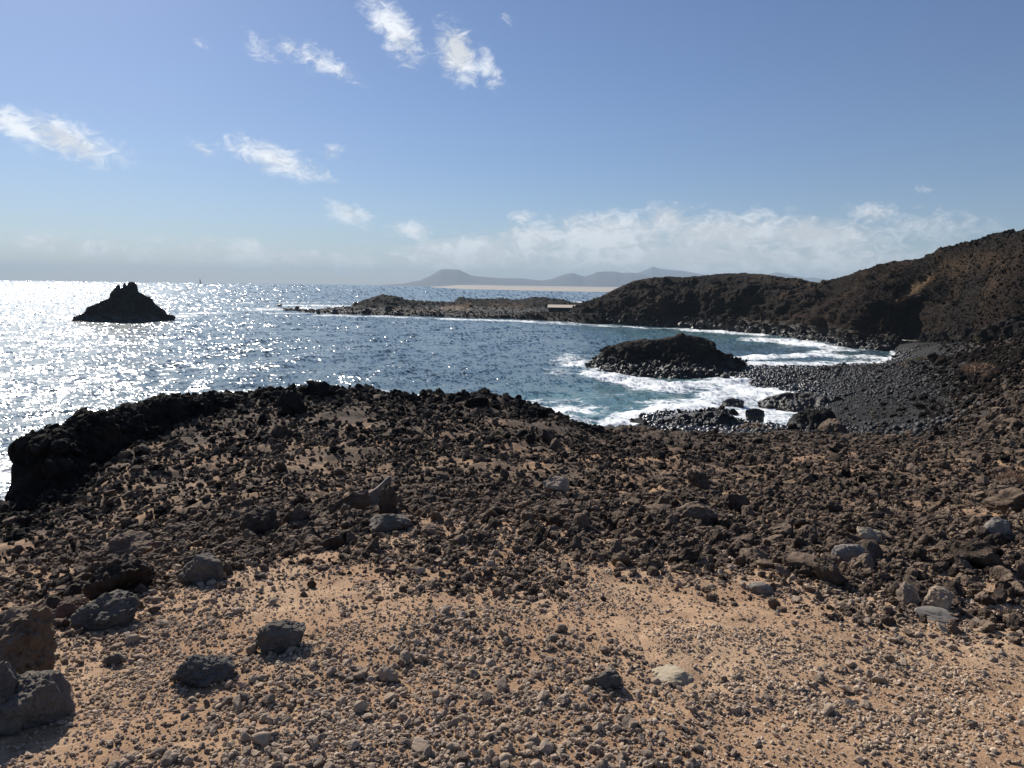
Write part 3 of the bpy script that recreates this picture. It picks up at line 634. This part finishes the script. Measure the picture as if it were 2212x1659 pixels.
# hand-placed rocks first: their spots stay clear of the scatter
keep = []
def big_rock(name, label, cx, by, w, h, mat, seed, kind='a', depth=.8, rz=0.0, tilt=0.0, sink=.26, cat='rock', sub=4, rough=.1, fine=.05, npl=11, group=None, z=None, worn=.035):
    """A single rock: base centre and size as measured in the picture, standing on the ground there."""
    p = hit(cx, by) if z is None else PZ(cx, by, z); d = np.linalg.norm(p - EYE); ws = w / F * d; hs = h / F * d
    v, f_ = angular(sub, seed, npl, rough, fine, worn=worn) if kind == 'a' else rounded(sub, seed)
    v = v - (v.max(0) + v.min(0)) / 2; v = v / (v.max(0) - v.min(0)); v[:, 2] += .5
    c_, s_ = math.cos(rz), math.sin(rz)
    v = v * np.array([ws, ws * depth, hs / (1 - sink)])
    v = np.stack([v[:, 0] + tilt * v[:, 2], v[:, 1], v[:, 2]], 1)
    a = -math.atan2(p[0], p[1]) + rz; c_, s_ = math.cos(a), math.sin(a)
    v = np.stack([v[:, 0] * c_ - v[:, 1] * s_, v[:, 0] * s_ + v[:, 1] * c_, v[:, 2] - sink * hs / (1 - sink)], 1)
    o = obj(name, mesh_np(name, v, tris=f_, smooth=(kind == 'r')), mat)
    f2 = ws * depth * .4; o.location = (p[0] + f2 * p[0] / d, p[1] + f2 * p[1] / d, p[2])
    keep.append((o.location[0], o.location[1], ws * .38)); tag(o, label, cat, group); return o

BR = big_rock
BR('boulder', 'blocky grey boulder standing alone on the tan sand', 608, 1410, 98, 56, M_basalt, 1, rough=.07, sub=5)
BR('boulder', 'low lumpy grey boulder on the sand below the blocky one', 440, 1488, 118, 50, M_basalt, 2, rough=.14, npl=14, sub=5)
BR('boulder', 'big dark boulder at the left edge, tallest of the cluster', 35, 1500, 150, 130, M_lava, 3, rough=.16, fine=.08, sub=5, depth=.9, rz=.3)
BR('boulder', 'flat-faced dark grey block below the big left-edge boulder', 70, 1580, 130, 84, M_basalt, 4, rough=.07, sub=5, rz=.4)
BR('boulder', 'knobbly grey rock at the bottom left corner of the cluster', -10, 1600, 110, 120, M_basalt, 41, rough=.15)
BR('boulder', 'long low smooth grey boulder leaning right of the cluster', 205, 1366, 118, 54, M_basalt, 5, rough=.12, npl=16, tilt=.5, sub=5)
BR('stone', 'reddish brown stone wedged behind the long low boulder', 148, 1345, 48, 36, M_red, 6)
BR('boulder', 'craggy dark boulder on the slope edge above the long low one', 262, 1295, 125, 72, M_lava, 7, rough=.18, fine=.1, sub=5)
BR('boulder', 'grey wedge-shaped boulder right of the craggy dark one', 435, 1262, 85, 56, M_basalt, 8, rough=.08)
BR('boulder', 'flat-topped dark slab on the slope left of the rubble band', 282, 1208, 86, 40, M_lava, 9, rough=.1)
BR('stone', 'small dark pointed stone on a bare sandy patch', 209, 1245, 26, 26, M_lava, 10, sub=3)
BR('stone', 'round dark stone lying alone on sand left of the boulders', 246, 1442, 34, 22, M_basalt, 12, npl=14, worn=.12)
BR('rock', 'upright rough dark pillar of lava beside the curved slab', 838, 1118, 42, 72, M_lava, 13, rough=.12, fine=.1, npl=16)
BR('rock', 'low broad grey slab in front of the lava pillar', 842, 1152, 92, 38, M_basalt, 14, rough=.08, npl=9)
BR('rock', 'broad dark block leaning left of the lava pillar', 740, 1118, 90, 52, M_lava, 15, rough=.08, tilt=.4)
BR('rock', 'dark brown block with a flat face among rubble', 560, 1160, 80, 52, M_lava, 16, rough=.09)
BR('rock', 'squat dark lava lump right of the flat-faced block', 640, 1135, 60, 40, M_lava, 17, rough=.15)
BR('stone', 'smooth light grey rounded stone with a broken right side', 1832, 1222, 64, 40, M_grey, 18, depth=.6, npl=9, worn=.11, rough=.04, fine=.02)
BR('stone', 'pale buff mottled stone behind the smooth grey one', 1880, 1178, 52, 30, M_pale, 19, npl=16)
BR('stone', 'rounded tan grey boulder near the right edge', 2145, 1170, 52, 42, M_grey, 20, depth=.8, npl=12, worn=.14, rough=.06, fine=.02)
BR('rock', 'angular dark slab jutting at the right edge', 2185, 1112, 90, 44, M_lava, 21, rough=.06)
BR('rock', 'broad dark rock below the rounded tan boulder', 2110, 1232, 88, 48, M_lava, 22, rough=.1)
BR('stone', 'long flat smooth grey stone at the sand edge', 1640, 1284, 50, 20, M_grey, 23, depth=.6, npl=12, worn=.12, rough=.05, fine=.02)
BR('stone', 'upright pointed grey stone at the sand edge', 1960, 1312, 42, 42, M_stone, 24)
BR('stone', 'tan faced angular stone casting a long shadow on sand', 2025, 1322, 48, 42, M_stone, 25, npl=8)
BR('stone', 'thin flat grey flake lying on sand below the angular stone', 2020, 1342, 70, 14, M_grey, 26, sink=.3, sub=3)
BR('stone', 'pale flat slab sunk in the sand', 1465, 1482, 118, 18, M_pale, 27, depth=.7, sink=.5, npl=14)
BR('stone', 'dark porous lump beside the pale sunken slab', 1312, 1492, 56, 34, M_basalt, 28, rough=.16, fine=.1)
BR('stone', 'brown angular stone on sand right of the low lumpy boulder', 838, 1480, 42, 34, M_stone, 29)
BR('rock', 'dark leaning fang of rock in the rubble band', 1805, 1268, 52, 50, M_lava, 30, tilt=-.4)
BR('rock', 'peaked dark brown rock in the middle of the rubble', 1505, 1135, 90, 46, M_lava, 31, npl=8)
BR('rock', 'tall dark splinter of rock in the far rubble', 1520, 1062, 46, 42, M_lava, 32, npl=8, tilt=-.4)
BR('rock', 'flat sided brown block in the rubble below the cove', 1590, 1110, 52, 40, M_lava, 33, npl=7)
BR('rock', 'grey flat-topped block in the rubble right of centre', 1200, 1068, 60, 34, M_stone, 34, npl=8)
BR('rock', 'dark ragged block rising above the rubble', 1740, 1180, 50, 40, M_lava, 35, rough=.15)
BR('rock', 'large dark block just below the headland crest', 628, 900, 60, 52, M_black, 36, rough=.16, sink=.2)
BR('rock', 'jagged black crag, highest point of the headland crest', 690, 862, 76, 36, M_black, 37, rough=.25, fine=.15, sink=.2, sub=5)
BR('rock', 'round black rock standing on the headland crest', 1030, 880, 56, 26, M_black, 38, rough=.2)
BR('rock', 'black knob at the right end of the headland crest', 1175, 905, 40, 24, M_black, 39, rough=.2)
BR('rock', 'dark knob on the headland left of the jagged crag', 505, 872, 44, 20, M_black, 40, rough=.2)
# curved slab: a plate with a hollow top edge
pp = hit(815, 1090); dd = np.linalg.norm(pp - EYE); k_ = dd / F
outl = [(-30, 0), (-30, 24), (-16, 28), (0, 36), (14, 46), (26, 58), (31, 56), (28, 38), (22, 16), (12, -4), (-10, -6)]
mb = MB(); nO = len(outl); dpt = 16 * k_
for s_, e_ in ((0, 1.0), (.5, 1.03), (1.0, .92)):
    for (x, y) in outl: mb.v.append((x * k_ * e_ + .006 * rng.normal(), s_ * dpt, y * k_ * e_ - s_ * 5 * k_))
for j in range(2):
    for i in range(nO): mb.f.append((j * nO + i, j * nO + (i + 1) % nO, (j + 1) * nO + (i + 1) % nO, (j + 1) * nO + i))
mb.f += [tuple(range(nO))[::-1], tuple(range(2 * nO, 3 * nO))]
cs = mb.build('curved_slab', M_grey); cs.location = pp; cs.rotation_euler.z = -math.atan2(pp[0], pp[1]) + .25
tag(cs, 'curved grey slab tilted up like a horn in the rubble', 'rock'); keep.append((pp[0], pp[1], .2))

# big masses built by silhouette, with their own depth
def crag(name, label, sil, d, wf, wb, mat, nu=170, nv=90, blocks=(.8, .45), lump=.35, foot=-1.2, frontp=.6, backp=.8, cat='rock', prof=None, keepc=.3, jag=0.0):
    xs = np.array([q[0] for q in sil], float); ys = np.array([q[1] for q in sil], float)
    u = np.linspace(xs[0], xs[-1], nu); yy = np.interp(u, xs, ys); yy = yy + jag * (fbm(p3(u, u * 0), .16, 4, .65)); dd_ = np.interp(u, *zip(*d)) if isinstance(d, list) else np.full(nu, d); top = np.array([P(a, b_, c_) for a, b_, c_ in zip(u, yy, dd_)])
    V = []; base = top[:, :2]
    e = np.clip(np.minimum(np.linspace(0, 1, nu), np.linspace(1, 0, nu)) * 7, 0, 1) ** .6
    dirs = base / np.linalg.norm(base, axis=1)[:, None]
    for j in range(nv):
        t_ = j / (nv - 1) * 2 - 1; a = abs(t_); pw = frontp if t_ < 0 else backp
        ww = (wf if t_ < 0 else wb) * (.2 + .8 * e); z_ = foot + (top[:, 2] - foot) * (np.interp(a, *zip(*prof)) if prof and t_ < 0 else np.clip(1 - a ** (1 / pw), 0, 1))
        q = base + dirs * (t_ * ww)[:, None]
        V.append(np.stack([q[:, 0], q[:, 1], z_], 1))
    v = np.concatenate(V); n = grid_normals(v, nv, nu)
    if n[:, 2].mean() < 0: n = -n
    wq = v + .6 / blocks[0] * .35 * np.stack([fbm(v, blocks[0] * .8, 2), fbm(v + 7, blocks[0] * .8, 2), fbm(v + 3, blocks[0] * .8, 2)], 1)
    w1, c1 = worley(wq, blocks[0]); w2, c2 = worley(wq, blocks[0] * 2.3)
    t_ = np.repeat(np.linspace(-1, 1, nv), nu); lim = keepc + (1 - keepc) * smooth01(np.abs(t_) / .2)
    v = v + n * (lim * (blocks[1] * (1.0 * (c1 - .5) + .5 * (.5 - w1)) + blocks[1] * .4 * (c2 - w2) + lump * fbm(v, blocks[0] * .35, 3)))[:, None]
    c0 = base.mean(0); z0 = 0.0; v = v - np.array([c0[0], c0[1], z0])
    o = obj(name, mesh_np(name, v, grid_quads(nv, nu)[:, ::-1], smooth=False), mat); o.location = (c0[0], c0[1], z0)
    crag.last = v + np.array([c0[0], c0[1], z0])
    return tag(o, label, cat)
crag('sea_stack', 'pointed black rock islet standing alone in the glittering sea', [(156, 685), (162, 683), (170, 680), (180, 676), (188, 667), (205, 657), (222, 649), (237, 645), (240, 634), (246, 625), (252, 617), (258, 613), (261, 622), (264, 622), (267, 610), (271, 611), (274, 617), (278, 608), (291, 609), (296, 615), (299, 630), (308, 634), (315, 639), (325, 641), (330, 652), (338, 659), (352, 668), (360, 676), (368, 681), (373, 684)], 212, 6.5, 9, M_black, 320, 130, (.5, 1.15), .6, prof=[(0, 1), (.12, .96), (.3, .7), (.5, .36), (.75, .2), (.9, .1), (1, 0)], keepc=.05, jag=1.5)
crag('cove_rock', 'large ragged black rock hump in the white water of the cove', [(1276, 797), (1283, 788), (1289, 776), (1294, 767), (1306, 756), (1320, 749), (1335, 743), (1352, 738), (1371, 736), (1395, 733), (1416, 732), (1440, 729), (1455, 727), (1464, 720), (1472, 717), (1480, 723), (1500, 725), (1512, 727), (1523, 730), (1539, 736), (1545, 740), (1548, 752), (1552, 764), (1562, 767), (1574, 769), (1590, 776), (1600, 786), (1612, 800)], 92, 10.5, 7, M_black, 240, 160, (1.0, .6), .4, prof=[(0, 1), (.06, .97), (.16, .78), (.28, .45), (.4, .36), (.6, .28), (.8, .17), (.92, .1), (1, 0)], keepc=.2)
cove_v = crag.last
crag('lava_outcrop', 'massive black outcrop with a sheer face at the left end of the headland', [(40, 1090), (41, 1040), (42, 1000), (44, 968), (50, 954), (60, 948), (70, 950), (78, 952), (90, 942), (110, 926), (135, 922), (150, 914), (180, 906), (215, 896), (250, 888), (270, 886), (300, 882), (330, 870), (360, 866), (400, 866), (440, 860), (480, 858), (520, 866), (560, 880)], [(0, 17.6), (150, 17.8), (300, 20), (560, 25)], 2.4, 4, M_black, 330, 170, (2.4, .24), .3, foot=4.4, prof=[(0, 1), (.15, .97), (.4, .9), (.55, .7), (.7, .3), (.85, .08), (1, 0)], keepc=.3, cat='outcrop')
outcrop_v = crag.last
crag('shore_boulder', 'big black boulder at the surf edge, leaning over the cobbles', [(1706, 922), (1708, 905), (1716, 894), (1740, 887), (1765, 885), (1788, 888), (1804, 897), (1812, 915), (1816, 928)], 52, 2.4, 2.2, M_black, 110, 70, (2.2, .16), .25, foot=-.3, frontp=.35)
crag('shore_boulder', 'smaller rounded brown boulder in front of the big black surf boulder', [(1762, 940), (1765, 922), (1775, 911), (1790, 905), (1808, 905), (1822, 913), (1830, 925), (1834, 940)], 47, 1.6, 1.4, M_lava, 90, 60, (2.5, .12), .2, foot=.3, frontp=.35)
crag('shore_rock', 'low brown rock hump at the edge of the tide pools', [(1586, 936), (1595, 925), (1612, 917), (1636, 913), (1658, 918), (1672, 926), (1686, 938)], 50, 1.6, 1.6, M_lava, 90, 50, (2.2, .16), .2, foot=.0, frontp=.5)
crag('shore_ledge', 'flat black ledge in the surf between beach and cove rock', [(1640, 868), (1660, 856), (1690, 850), (1720, 847), (1760, 850), (1800, 858), (1830, 866)], 66, 2.4, 3.4, M_black, 130, 70, (1.4, .3), .25, foot=-.5, frontp=.6)
crag('surf_rock', 'small black rock awash in white water right of centre', [(1560, 868), (1570, 861), (1585, 859), (1600, 863), (1608, 868)], 65, .8, .9, M_black, 60, 36, (2.5, .15), .12, foot=-.4)
crag('surf_rock', 'thin black sliver of rock breaking the foam near the ledge', [(1612, 886), (1625, 882), (1640, 882), (1652, 887)], 58, .5, .6, M_black, 50, 30, (2.5, .1), .1, foot=-.4)
crag('tide_ledge', 'dark cobbled ledge among the tide pools', [(1405, 920), (1430, 904), (1470, 897), (1500, 893), (1530, 889), (1555, 890), (1580, 896), (1596, 908), (1605, 922)], 53, 2.2, 2.2, M_black, 150, 70, (1.9, .28), .2, foot=-.2, frontp=.7)
for (x, y, w, h, lb) in [(642, 667, 9, 4, 'small dark rock awash off the tip of the spit'), (604, 662, 12, 3, 'low dark reef rock farthest out from the spit'), (688, 677, 8, 7, 'stubby dark rock at the tip of the spit'), (722, 677, 16, 7, 'dark boulder on the spit shore left of the upright one'), (762, 676, 7, 10, 'narrow upright rock on the spit shore'), (790, 678, 20, 10, 'broad dark boulder on the spit shore right of the upright one'), (858, 681, 18, 9, 'dark lump on the grey beach of the spit'), (838, 672, 20, 9, 'dark boulder inland below the spit hill')]:
    big_rock('spit_rock', lb, x, y, w, h + 2, M_black, int(x), z=.2 if y > 670 else 0, sub=3, rough=.2, group='rocks along the spit shore')

# ------------------------------------------------------------------ scattered stones
kp = np.array(keep)
def clear(x, y, f_=1.0):
    ok = np.ones(len(x), bool)
    for (kx, ky, kr) in keep: ok &= (x - kx) ** 2 + (y - ky) ** 2 > (kr * f_) ** 2
    return ok
def polar_pts(n, r0_, r1_, a0_=-44, a1_=44, p=1.0):
    a = np.radians(rng.uniform(a0_, a1_, n)); r = r0_ * (r1_ / r0_) ** (rng.random(n) ** p); return r * np.sin(a), r * np.cos(a)
def settle(x, y, s, sink):
    z, sg = ground_z(x, y); return np.stack([x, y, z + s * sink], 1), sg
def do(name, key, x, y, s, tilt, sink=.18, n_ind=0, iname=None, label=None, cat=None, group=None, maxd=None):
    p, sg = settle(x, y, s, sink); k = in_frame(p, 260); p, s = p[k], s[k]; n = len(s)
    r = rnd_rot(n, tilt); sc = rnd_scl(s); ix = rng.integers(0, len(protos[key][1]), n)
    rest = np.ones(n, bool)
    if n_ind: rest = individuals(iname, key, p, r, sc, ix, n_ind, label, cat, group)
    o = scatter(name, key, p[rest], r[rest], sc[rest], ix[rest]); return o
def do_mix(x, y, s, tilt, sink, about, n_ind=0, **kw):
    sg = G.z_at(x, y)[1]; pr = np.clip(smooth01((sg - 2.5) / 1.3) * (1 - smooth01((x - 2) / 12)) + .3 * smooth01((sg - 3.2) / .8), 0, .9) * .55; m_ = rng.random(len(x)) < pr
    tag(do('rubble', 'lava', x[~m_], y[~m_], s[~m_], tilt, sink, n_ind, **kw), about); tag(do('rubble', 'black', x[m_], y[m_], s[m_], tilt, sink), about.replace('dark', 'blackish'))
def patch(x, y, sc, off=0): return fbm(p3(x, y, off), sc, 3)

# fine gravel and pebbles on the sand
x, y = polar_pts(210000, 1.5, 8.5); z, sg = ground_z(x, y)
dens = np.clip(.46 + 1.1 * patch(x, y, 1.3, 4) + .5 * patch(x, y, 4, 9) - .28 * smooth01((x - .4) / 2.0) * smooth01((5.2 - y) / 1.5), .22, 1)
k = (rng.random(len(x)) < dens) & clear(x, y, .8); x, y = x[k], y[k]
s = np.exp(rng.normal(math.log(.011), .45, len(x))); s = np.clip(s, .004, .03)
o = do('gravel', 'gravel', x, y, s, .5, .2); tag(o, 'fine grey brown gravel sprinkled over the tan sand')
x, y = polar_pts(52000, 1.6, 8.5); z, sg = ground_z(x, y)
dens = np.clip(.22 + 1.35 * patch(x, y, .8, 14) + .45 * patch(x, y, 3, 19) - .42 * smooth01((x + .3) / 1.6) * smooth01((5.2 - y) / 1.5) + .55 * smooth01((sg - 1.25) / .6), .03, 1)
k = (rng.random(len(x)) < dens) & clear(x, y, .9); x, y = x[k], y[k]
s = np.clip(np.exp(rng.normal(math.log(.0165), .55, len(x))), .008, .08)
o = do('pebbles', 'stone', x, y, s, .5, .2, 300, 'stone', 'loose grey brown stone lying on the tan sand among gravel', 'stone', 'loose stones on the sand')
tag(o, 'small loose stones strewn over the sand')
# rubble of the slope
x, y = polar_pts(120000, 3.9, 34); z, sg = ground_z(x, y)
dens = smooth01((sg - 1.35 + .5 * patch(x, y, .7, 28)) / 1.0) * np.clip(.72 + 1.0 * patch(x, y, .6, 24), .04, 1) * (sg < 4.6)
k = (rng.random(len(x)) < dens) & clear(x, y, .9); x, y = x[k], y[k]
s = np.clip(np.exp(rng.normal(math.log(.047), .48, len(x))), .03, .2) * (.6 + .4 * smooth01((G.z_at(x, y)[1] - 1.5) / .9) + .5 * smooth01((np.hypot(x, y) - 9) / 10))
do_mix(x, y, s, .7, .16, 'dark lava rubble covering the slope')
x, y = polar_pts(20000, 4.6, 34); z, sg = ground_z(x, y)
dens = smooth01((sg - 1.65 + .5 * patch(x, y, .5, 38)) / 1.0) * np.clip(.5 + 1.1 * patch(x, y, .35, 34), .05, 1) * (sg < 4.7)
k = (rng.random(len(x)) < dens) & clear(x, y, 1.0); x, y = x[k], y[k]
s = np.clip(np.exp(rng.normal(math.log(.086), .44, len(x))), .07, .5) * (.9 + .7 * smooth01((np.hypot(x, y) - 9) / 12))
do_mix(x, y, s, .8, .16, 'larger dark lava blocks piled over the slope', 300, iname='lava_block', label='angular dark brown lava block loose in the rubble of the slope', cat='rock', group='lava blocks in the rubble')
# black blocks along the headland crest
a = rng.uniform(-27, 6, 2600); aa = np.radians(a)
rk = np.interp(aa, G.az, G.r[4]); cr = -np.abs(rng.normal(0, 2.6, len(aa))) + .5; x = GO[0] + (rk + cr) * np.sin(aa); y = GO[1] + (rk + cr) * np.cos(aa)
k = clear(x, y, .6); x, y = x[k], y[k]; s = np.clip(np.exp(rng.normal(math.log(.17), .5, len(x))), .08, .55)
o = do('crest_rubble', 'black', x, y, s, .9, .12, 160, 'crest_block', 'jagged black lava block on the sunlit crest of the headland', 'rock', 'black blocks along the headland crest')
tag(o, 'black lava blocks heaped along the headland crest')
# cobbles of the beach
x, y = polar_pts(150000, 26, 150, 8, 44, 1.0); z, sg = ground_z(x, y)
k = (sg > 4.4) & (z > -.08) & (x > 10) & (rng.random(len(x)) < smooth01((3.8 - z + 2.6 * patch(x, y, .09, 3) + .8 * patch(x, y, .5, 6)) / 2.4)) & clear(x, y, .9); x, y = x[k], y[k]
s = np.clip(np.exp(rng.normal(math.log(.14), .42, len(x))), .07, .5)
s = s * np.clip(.8 + 1.1 * patch(x, y, .07, 61) + .5 * smooth01((1.6 - ground_z(x, y)[0]) / 1.5), .5, 2.0)
o = do('beach_cobbles', 'cobble', x, y, s, .35, .15, 300, 'cobble', 'smooth blue black cobble on the beach beside the cove', 'cobble', 'cobbles on the beach')
tag(o, 'blue black cobbles covering the beach')
x, y = polar_pts(60000, 24, 150, 9, 44); z, sg = ground_z(x, y)
k = (sg > 4.5) & (z > .1) & (x > 9) & (rng.random(len(x)) < np.clip(.06 + .35 * patch(x, y, .07, 44) + 1.2 * smooth01((z - 1.8) / 2.2), .03, 1)); x, y = x[k], y[k]
s = np.clip(np.exp(rng.normal(math.log(.24), .5, len(x))), .1, 1.2)
k = np.hypot(x, y) + rng.normal(0, 9, len(x)) < 48; tag(do('shore_rubble', 'lava', x[k], y[k], s[k] * .7, .7, .14), 'brown lava rubble below the right slope'); x, y, s = x[~k], y[~k], s[~k]
o = do('shore_rubble', 'hillstone', x, y, s, .7, .14); tag(o, 'brown lava rubble on the beach and hill foot')
# boulders on the hill, the cove shore and the spit
def on_mesh(name, key, v, n, ls, sg_, lo, hi, label, wfun=None):
    k = rng.integers(0, len(v), n)
    if wfun is not None: k = k[rng.random(n) < wfun(v[k])]
    p = v[k] + rng.normal(0, ls * .5, (len(k), 3)) * np.array([1, 1, 0]); s = np.clip(np.exp(rng.normal(math.log(ls), sg_, len(k))), lo, hi)
    o = scatter(name, key, p, rnd_rot(len(k), .8), rnd_scl(s), rng.integers(0, len(protos[key][1]), len(k))); return tag(o, label)
tanv = np.clip(tanv, 0, 1); hk = hv[(hseg < 4.1) & (hv[:, 2] > -.2) & (tanv < .4)]
on_mesh('hill_rubble', 'hillstone', hk, 6000, .24, .55, .1, 1.5, 'dark rubble scattered over the hillside')
on_mesh('hill_rubble', 'hillstone', hv[(hseg < 4.1) & (tanv < .4) & (hv[:, 2] > 1) & (np.arctan2(hv[:, 0], hv[:, 1]) > R(25))], 30000, .17, .5, .08, .9, 'fine dark rubble over the slope on the right')
on_mesh('shore_boulders', 'block', hv[(hseg < 1.05) & (hv[:, 2] > -.4)], 2600, .8, .45, .35, 2.4, 'wet black boulders along the far shore of the cove')
on_mesh('cove_rubble', 'block', cove_v[(cove_v[:, 2] > 0) & (cove_v[:, 2] < 2.6)], 1300, .55, .45, .25, 1.2, 'wet black blocks heaped on the cove rock')
on_mesh('outcrop_rubble', 'black', outcrop_v[(grid_normals(outcrop_v, 170, 330)[:, 2] ** 2 > .35) & (to_px(outcrop_v)[0] > 66)], 3000, .17, .5, .08, .5, 'black rubble on the outcrop and headland end')
on_mesh('spit_rubble', 'hillstone', sv[(ss < 3.15) & (sv[:, 2] > 0)], 3500, .55, .4, .3, 1.8, 'black lava rubble covering the spit')

# ------------------------------------------------------------------ plants
def shrub(name, label, cx, by, w, h, mat, n, seed, upright=.5, p=None):
    p = hit(cx, by) if p is None else p; d = np.linalg.norm(p - EYE); ws, hs = w / F * d, h / F * d; g_ = np.random.default_rng(seed)
    root = empty(name, tuple(p)); mb = MB(); ml = MB()
    for i in range(n):
        a = g_.uniform(0, 6.283); r = math.sqrt(g_.random()); b0 = Vector((math.cos(a) * r * ws * .34, math.sin(a) * r * ws * .3, -.03))
        tip = Vector((math.cos(a) * r * ws * .5 + g_.normal(0, .05) * ws, math.sin(a) * r * ws * .42 + g_.normal(0, .05) * ws, hs * (1 - .65 * r * r) * g_.uniform(.55, 1.1)))
        if i % 6 == 0: mb.tube(b0, b0.lerp(tip, .85), ws * .008, ws * .003, 4)
        for q in range(3):
            t0 = g_.uniform(.15, .8); c = b0.lerp(tip, t0); e = c + Vector(g_.normal(0, .06, 3)) * ws + Vector((0, 0, hs * g_.uniform(.1, .35) * upright)); wd = Vector(g_.normal(0, 1, 3)).normalized() * ws * .011
            k = len(ml.v); ml.v += [tuple(c - wd), tuple(c + wd), tuple(e)]; ml.f.append((k, k + 1, k + 2))
    mb.build('stem', M_twig, root); ml.build('foliage', mat, root)
    return tag(root, label, 'shrub', 'shrubs above the beach')
shrub('dry_shrub', 'wide reddish dry shrub, upper of the two on the right slope', 2122, 805, 80, 22, M_twig, 420, 1)
shrub('dry_shrub', 'low pinkish dry shrub, lower of the two on the right slope', 2148, 814, 50, 12, M_twig, 300, 2)
shrub('dry_shrub', 'olive brown shrub high on the slope above the beach', 2128, 738, 42, 14, M_green, 260, 3)
shrub('green_shrub', 'yellow green shrub at the inner corner of the cove', 1990, 779, 30, 11, M_green, 240, 4)
shrub('green_shrub', 'pale green shrub left of the yellow green one', 1965, 781, 24, 8, M_green, 180, 5)
shrub('green_shrub', 'small olive tuft on the shingle ridge', 1890, 790, 20, 6, M_green, 120, 6)
shrub('dry_shrub', 'small dry tuft on the ridge between the green shrubs', 1950, 790, 26, 7, M_twig, 120, 7)
shrub('dry_shrub', 'grey dry twiggy shrub at the right edge of the rubble', 2190, 1040, 60, 26, M_twig, 260, 8)

# ------------------------------------------------------------------ made things
hp = P(1214, 674, 262); hut = empty('hut', tuple(hp), -math.atan2(hp[0], hp[1]) - .04)
MB().box((0, .4, .3), (9.4, 3.6, 2.4)).build('wall', M_wall, hut)
rf = MB().box((0, 0, 0), (9.9, 4.6, .16), Matrix.Rotation(R(11), 3, 'X')); ro = rf.build('roof', M_roof, hut); ro.location = (-.2, .3, 2.0)
dr = MB().box((-2.2, -1.44, .2), (.9, .08, 1.9)).build('door', M_hull, hut)
for wxp in (.4, 2.6): MB().box((wxp, -1.44, .55), (.8, .07, .6)).build('window', M_hull, hut)
tag(hut, 'long low stone hut with a pale sloping roof on the spit', 'hut')
for (x, y, w, h, lb) in ((1174, 668, 6, 2.5, 'small white box left of the hut on the spit'), (1250, 667.5, 5, 2, 'second white box at the right end of the hut')):
    q = P(x, y, 262); k = 262 / F
    wb = empty('white_box', tuple(q)); MB().box((0, 0, h * k / 2), (w * k, 1.0, h * k)).build('body', M_white, wb); MB().box((0, 0, h * k + .03), (w * k * 1.06, 1.08, .05)).build('lid', M_white, wb); tag(wb, lb, 'box')
bp = hit(1968, 740); bd = MB()
bd.box((0, 0, .32), (2.5, 1.1, .08), Matrix.Rotation(R(3), 3, 'Y'))
bo = bd.build('board', M_board); bo.location = bp; tag(bo, 'pale weathered board lying on the cobbles under the cliff', 'board')

def sailboat(label, cx, hy, d, hgt, dirn=1, haze=1):
    p = P(cx, hy, d); p[2] = 0; root = empty('sailboat', tuple(p)); L = hgt * .42
    hull = MB(); sec = 9
    for i in range(sec):
        t_ = i / (sec - 1); x = (t_ - .5) * L; wd = L * .15 * math.sin(math.pi * min(1, t_ * .8 + .2)) ** .7 + .02
        hull.v += [(x, -wd, L * .13 + .03 * L * (t_ - .5)), (x, -wd * .7, .0), (x, 0, -.3), (x, wd * .7, .0), (x, wd, L * .13 + .03 * L * (t_ - .5))]
    for i in range(sec - 1):
        for j in range(4): hull.f.append((i * 5 + j, (i + 1) * 5 + j, (i + 1) * 5 + j + 1, i * 5 + j + 1))
        hull.f.append((i * 5 + 4, (i + 1) * 5 + 4, (i + 1) * 5, i * 5))
    hull.f += [(0, 1, 2, 3, 4), tuple((sec - 1) * 5 + j for j in (4, 3, 2, 1, 0))]
    hull.build('hull', M_hull, root); MB().box((-L * .05, 0, L * .16), (L * .4, L * .16, L * .08)).build('cabin', M_hull, root)
    mx = L * .08 * dirn
    MB().tube((mx, 0, L * .1), (mx, 0, hgt), hgt * .008, hgt * .005).build('mast', M_hull, root)
    MB().tube((mx, 0, hgt * .17), (mx + L * .5 * dirn, 0, hgt * .16), hgt * .007, hgt * .006).build('boom', M_hull, root)
    def sail(name, pts, belly):
        s_ = MB(); n = 9
        for i in range(n):
            t_ = i / (n - 1); a = Vector(pts[0]).lerp(Vector(pts[2]), t_); b_ = Vector(pts[1]).lerp(Vector(pts[2]), t_)
            b_.x += dirn * L * .16 * math.sin(math.pi * t_)
            for j in range(6):
                w_ = j / 5; c = a.lerp(b_, w_); c.y += belly * math.sin(math.pi * w_) * (1 - t_ * .6); s_.v.append(tuple(c))
        for i in range(n - 1):
            for j in range(5): k = i * 6 + j; s_.f.append((k, k + 1, k + 7, k + 6))
        o = s_.build(name, M_sail, root, True); md = o.modifiers.new('thickness', 'SOLIDIFY'); md.thickness = .05
    sail('mainsail', ((mx, 0, hgt * .18), (mx + L * .48 * dirn, 0, hgt * .17), (mx, 0, hgt * .97)), L * .06)
    return tag(root, label, 'sailboat', 'sailboats near the horizon')
sailboat('larger sailboat with one grey sail right of the rock islet', 431, 613.5, 2700, 24)
sailboat('tiny distant sailboat on the horizon left of the rock islet', 151, 606, 4200, 16)

bpy.context.view_layer.update()
for made, what in bunches: single_out(made, what)

# ------------------------------------------------------------------ haze
hz_ = MB().box((0, 0, 168), (34000, 34000, 350)); hm = bpy.data.materials.new('haze_air'); hm.use_nodes = True
ht = NT(hm.node_tree); ht.n.clear()
pv = ht.add('ShaderNodeVolumePrincipled', ins={'Color': (.66, .84, 1.0, 1), 'Density': 1.08e-4, 'Anisotropy': .0})
ht.l.new(pv.outputs[0], ht.add('ShaderNodeOutputMaterial').inputs['Volume'])
tag(hz_.build('haze', hm), 'thin sea haze over the whole bay', kind='stuff')
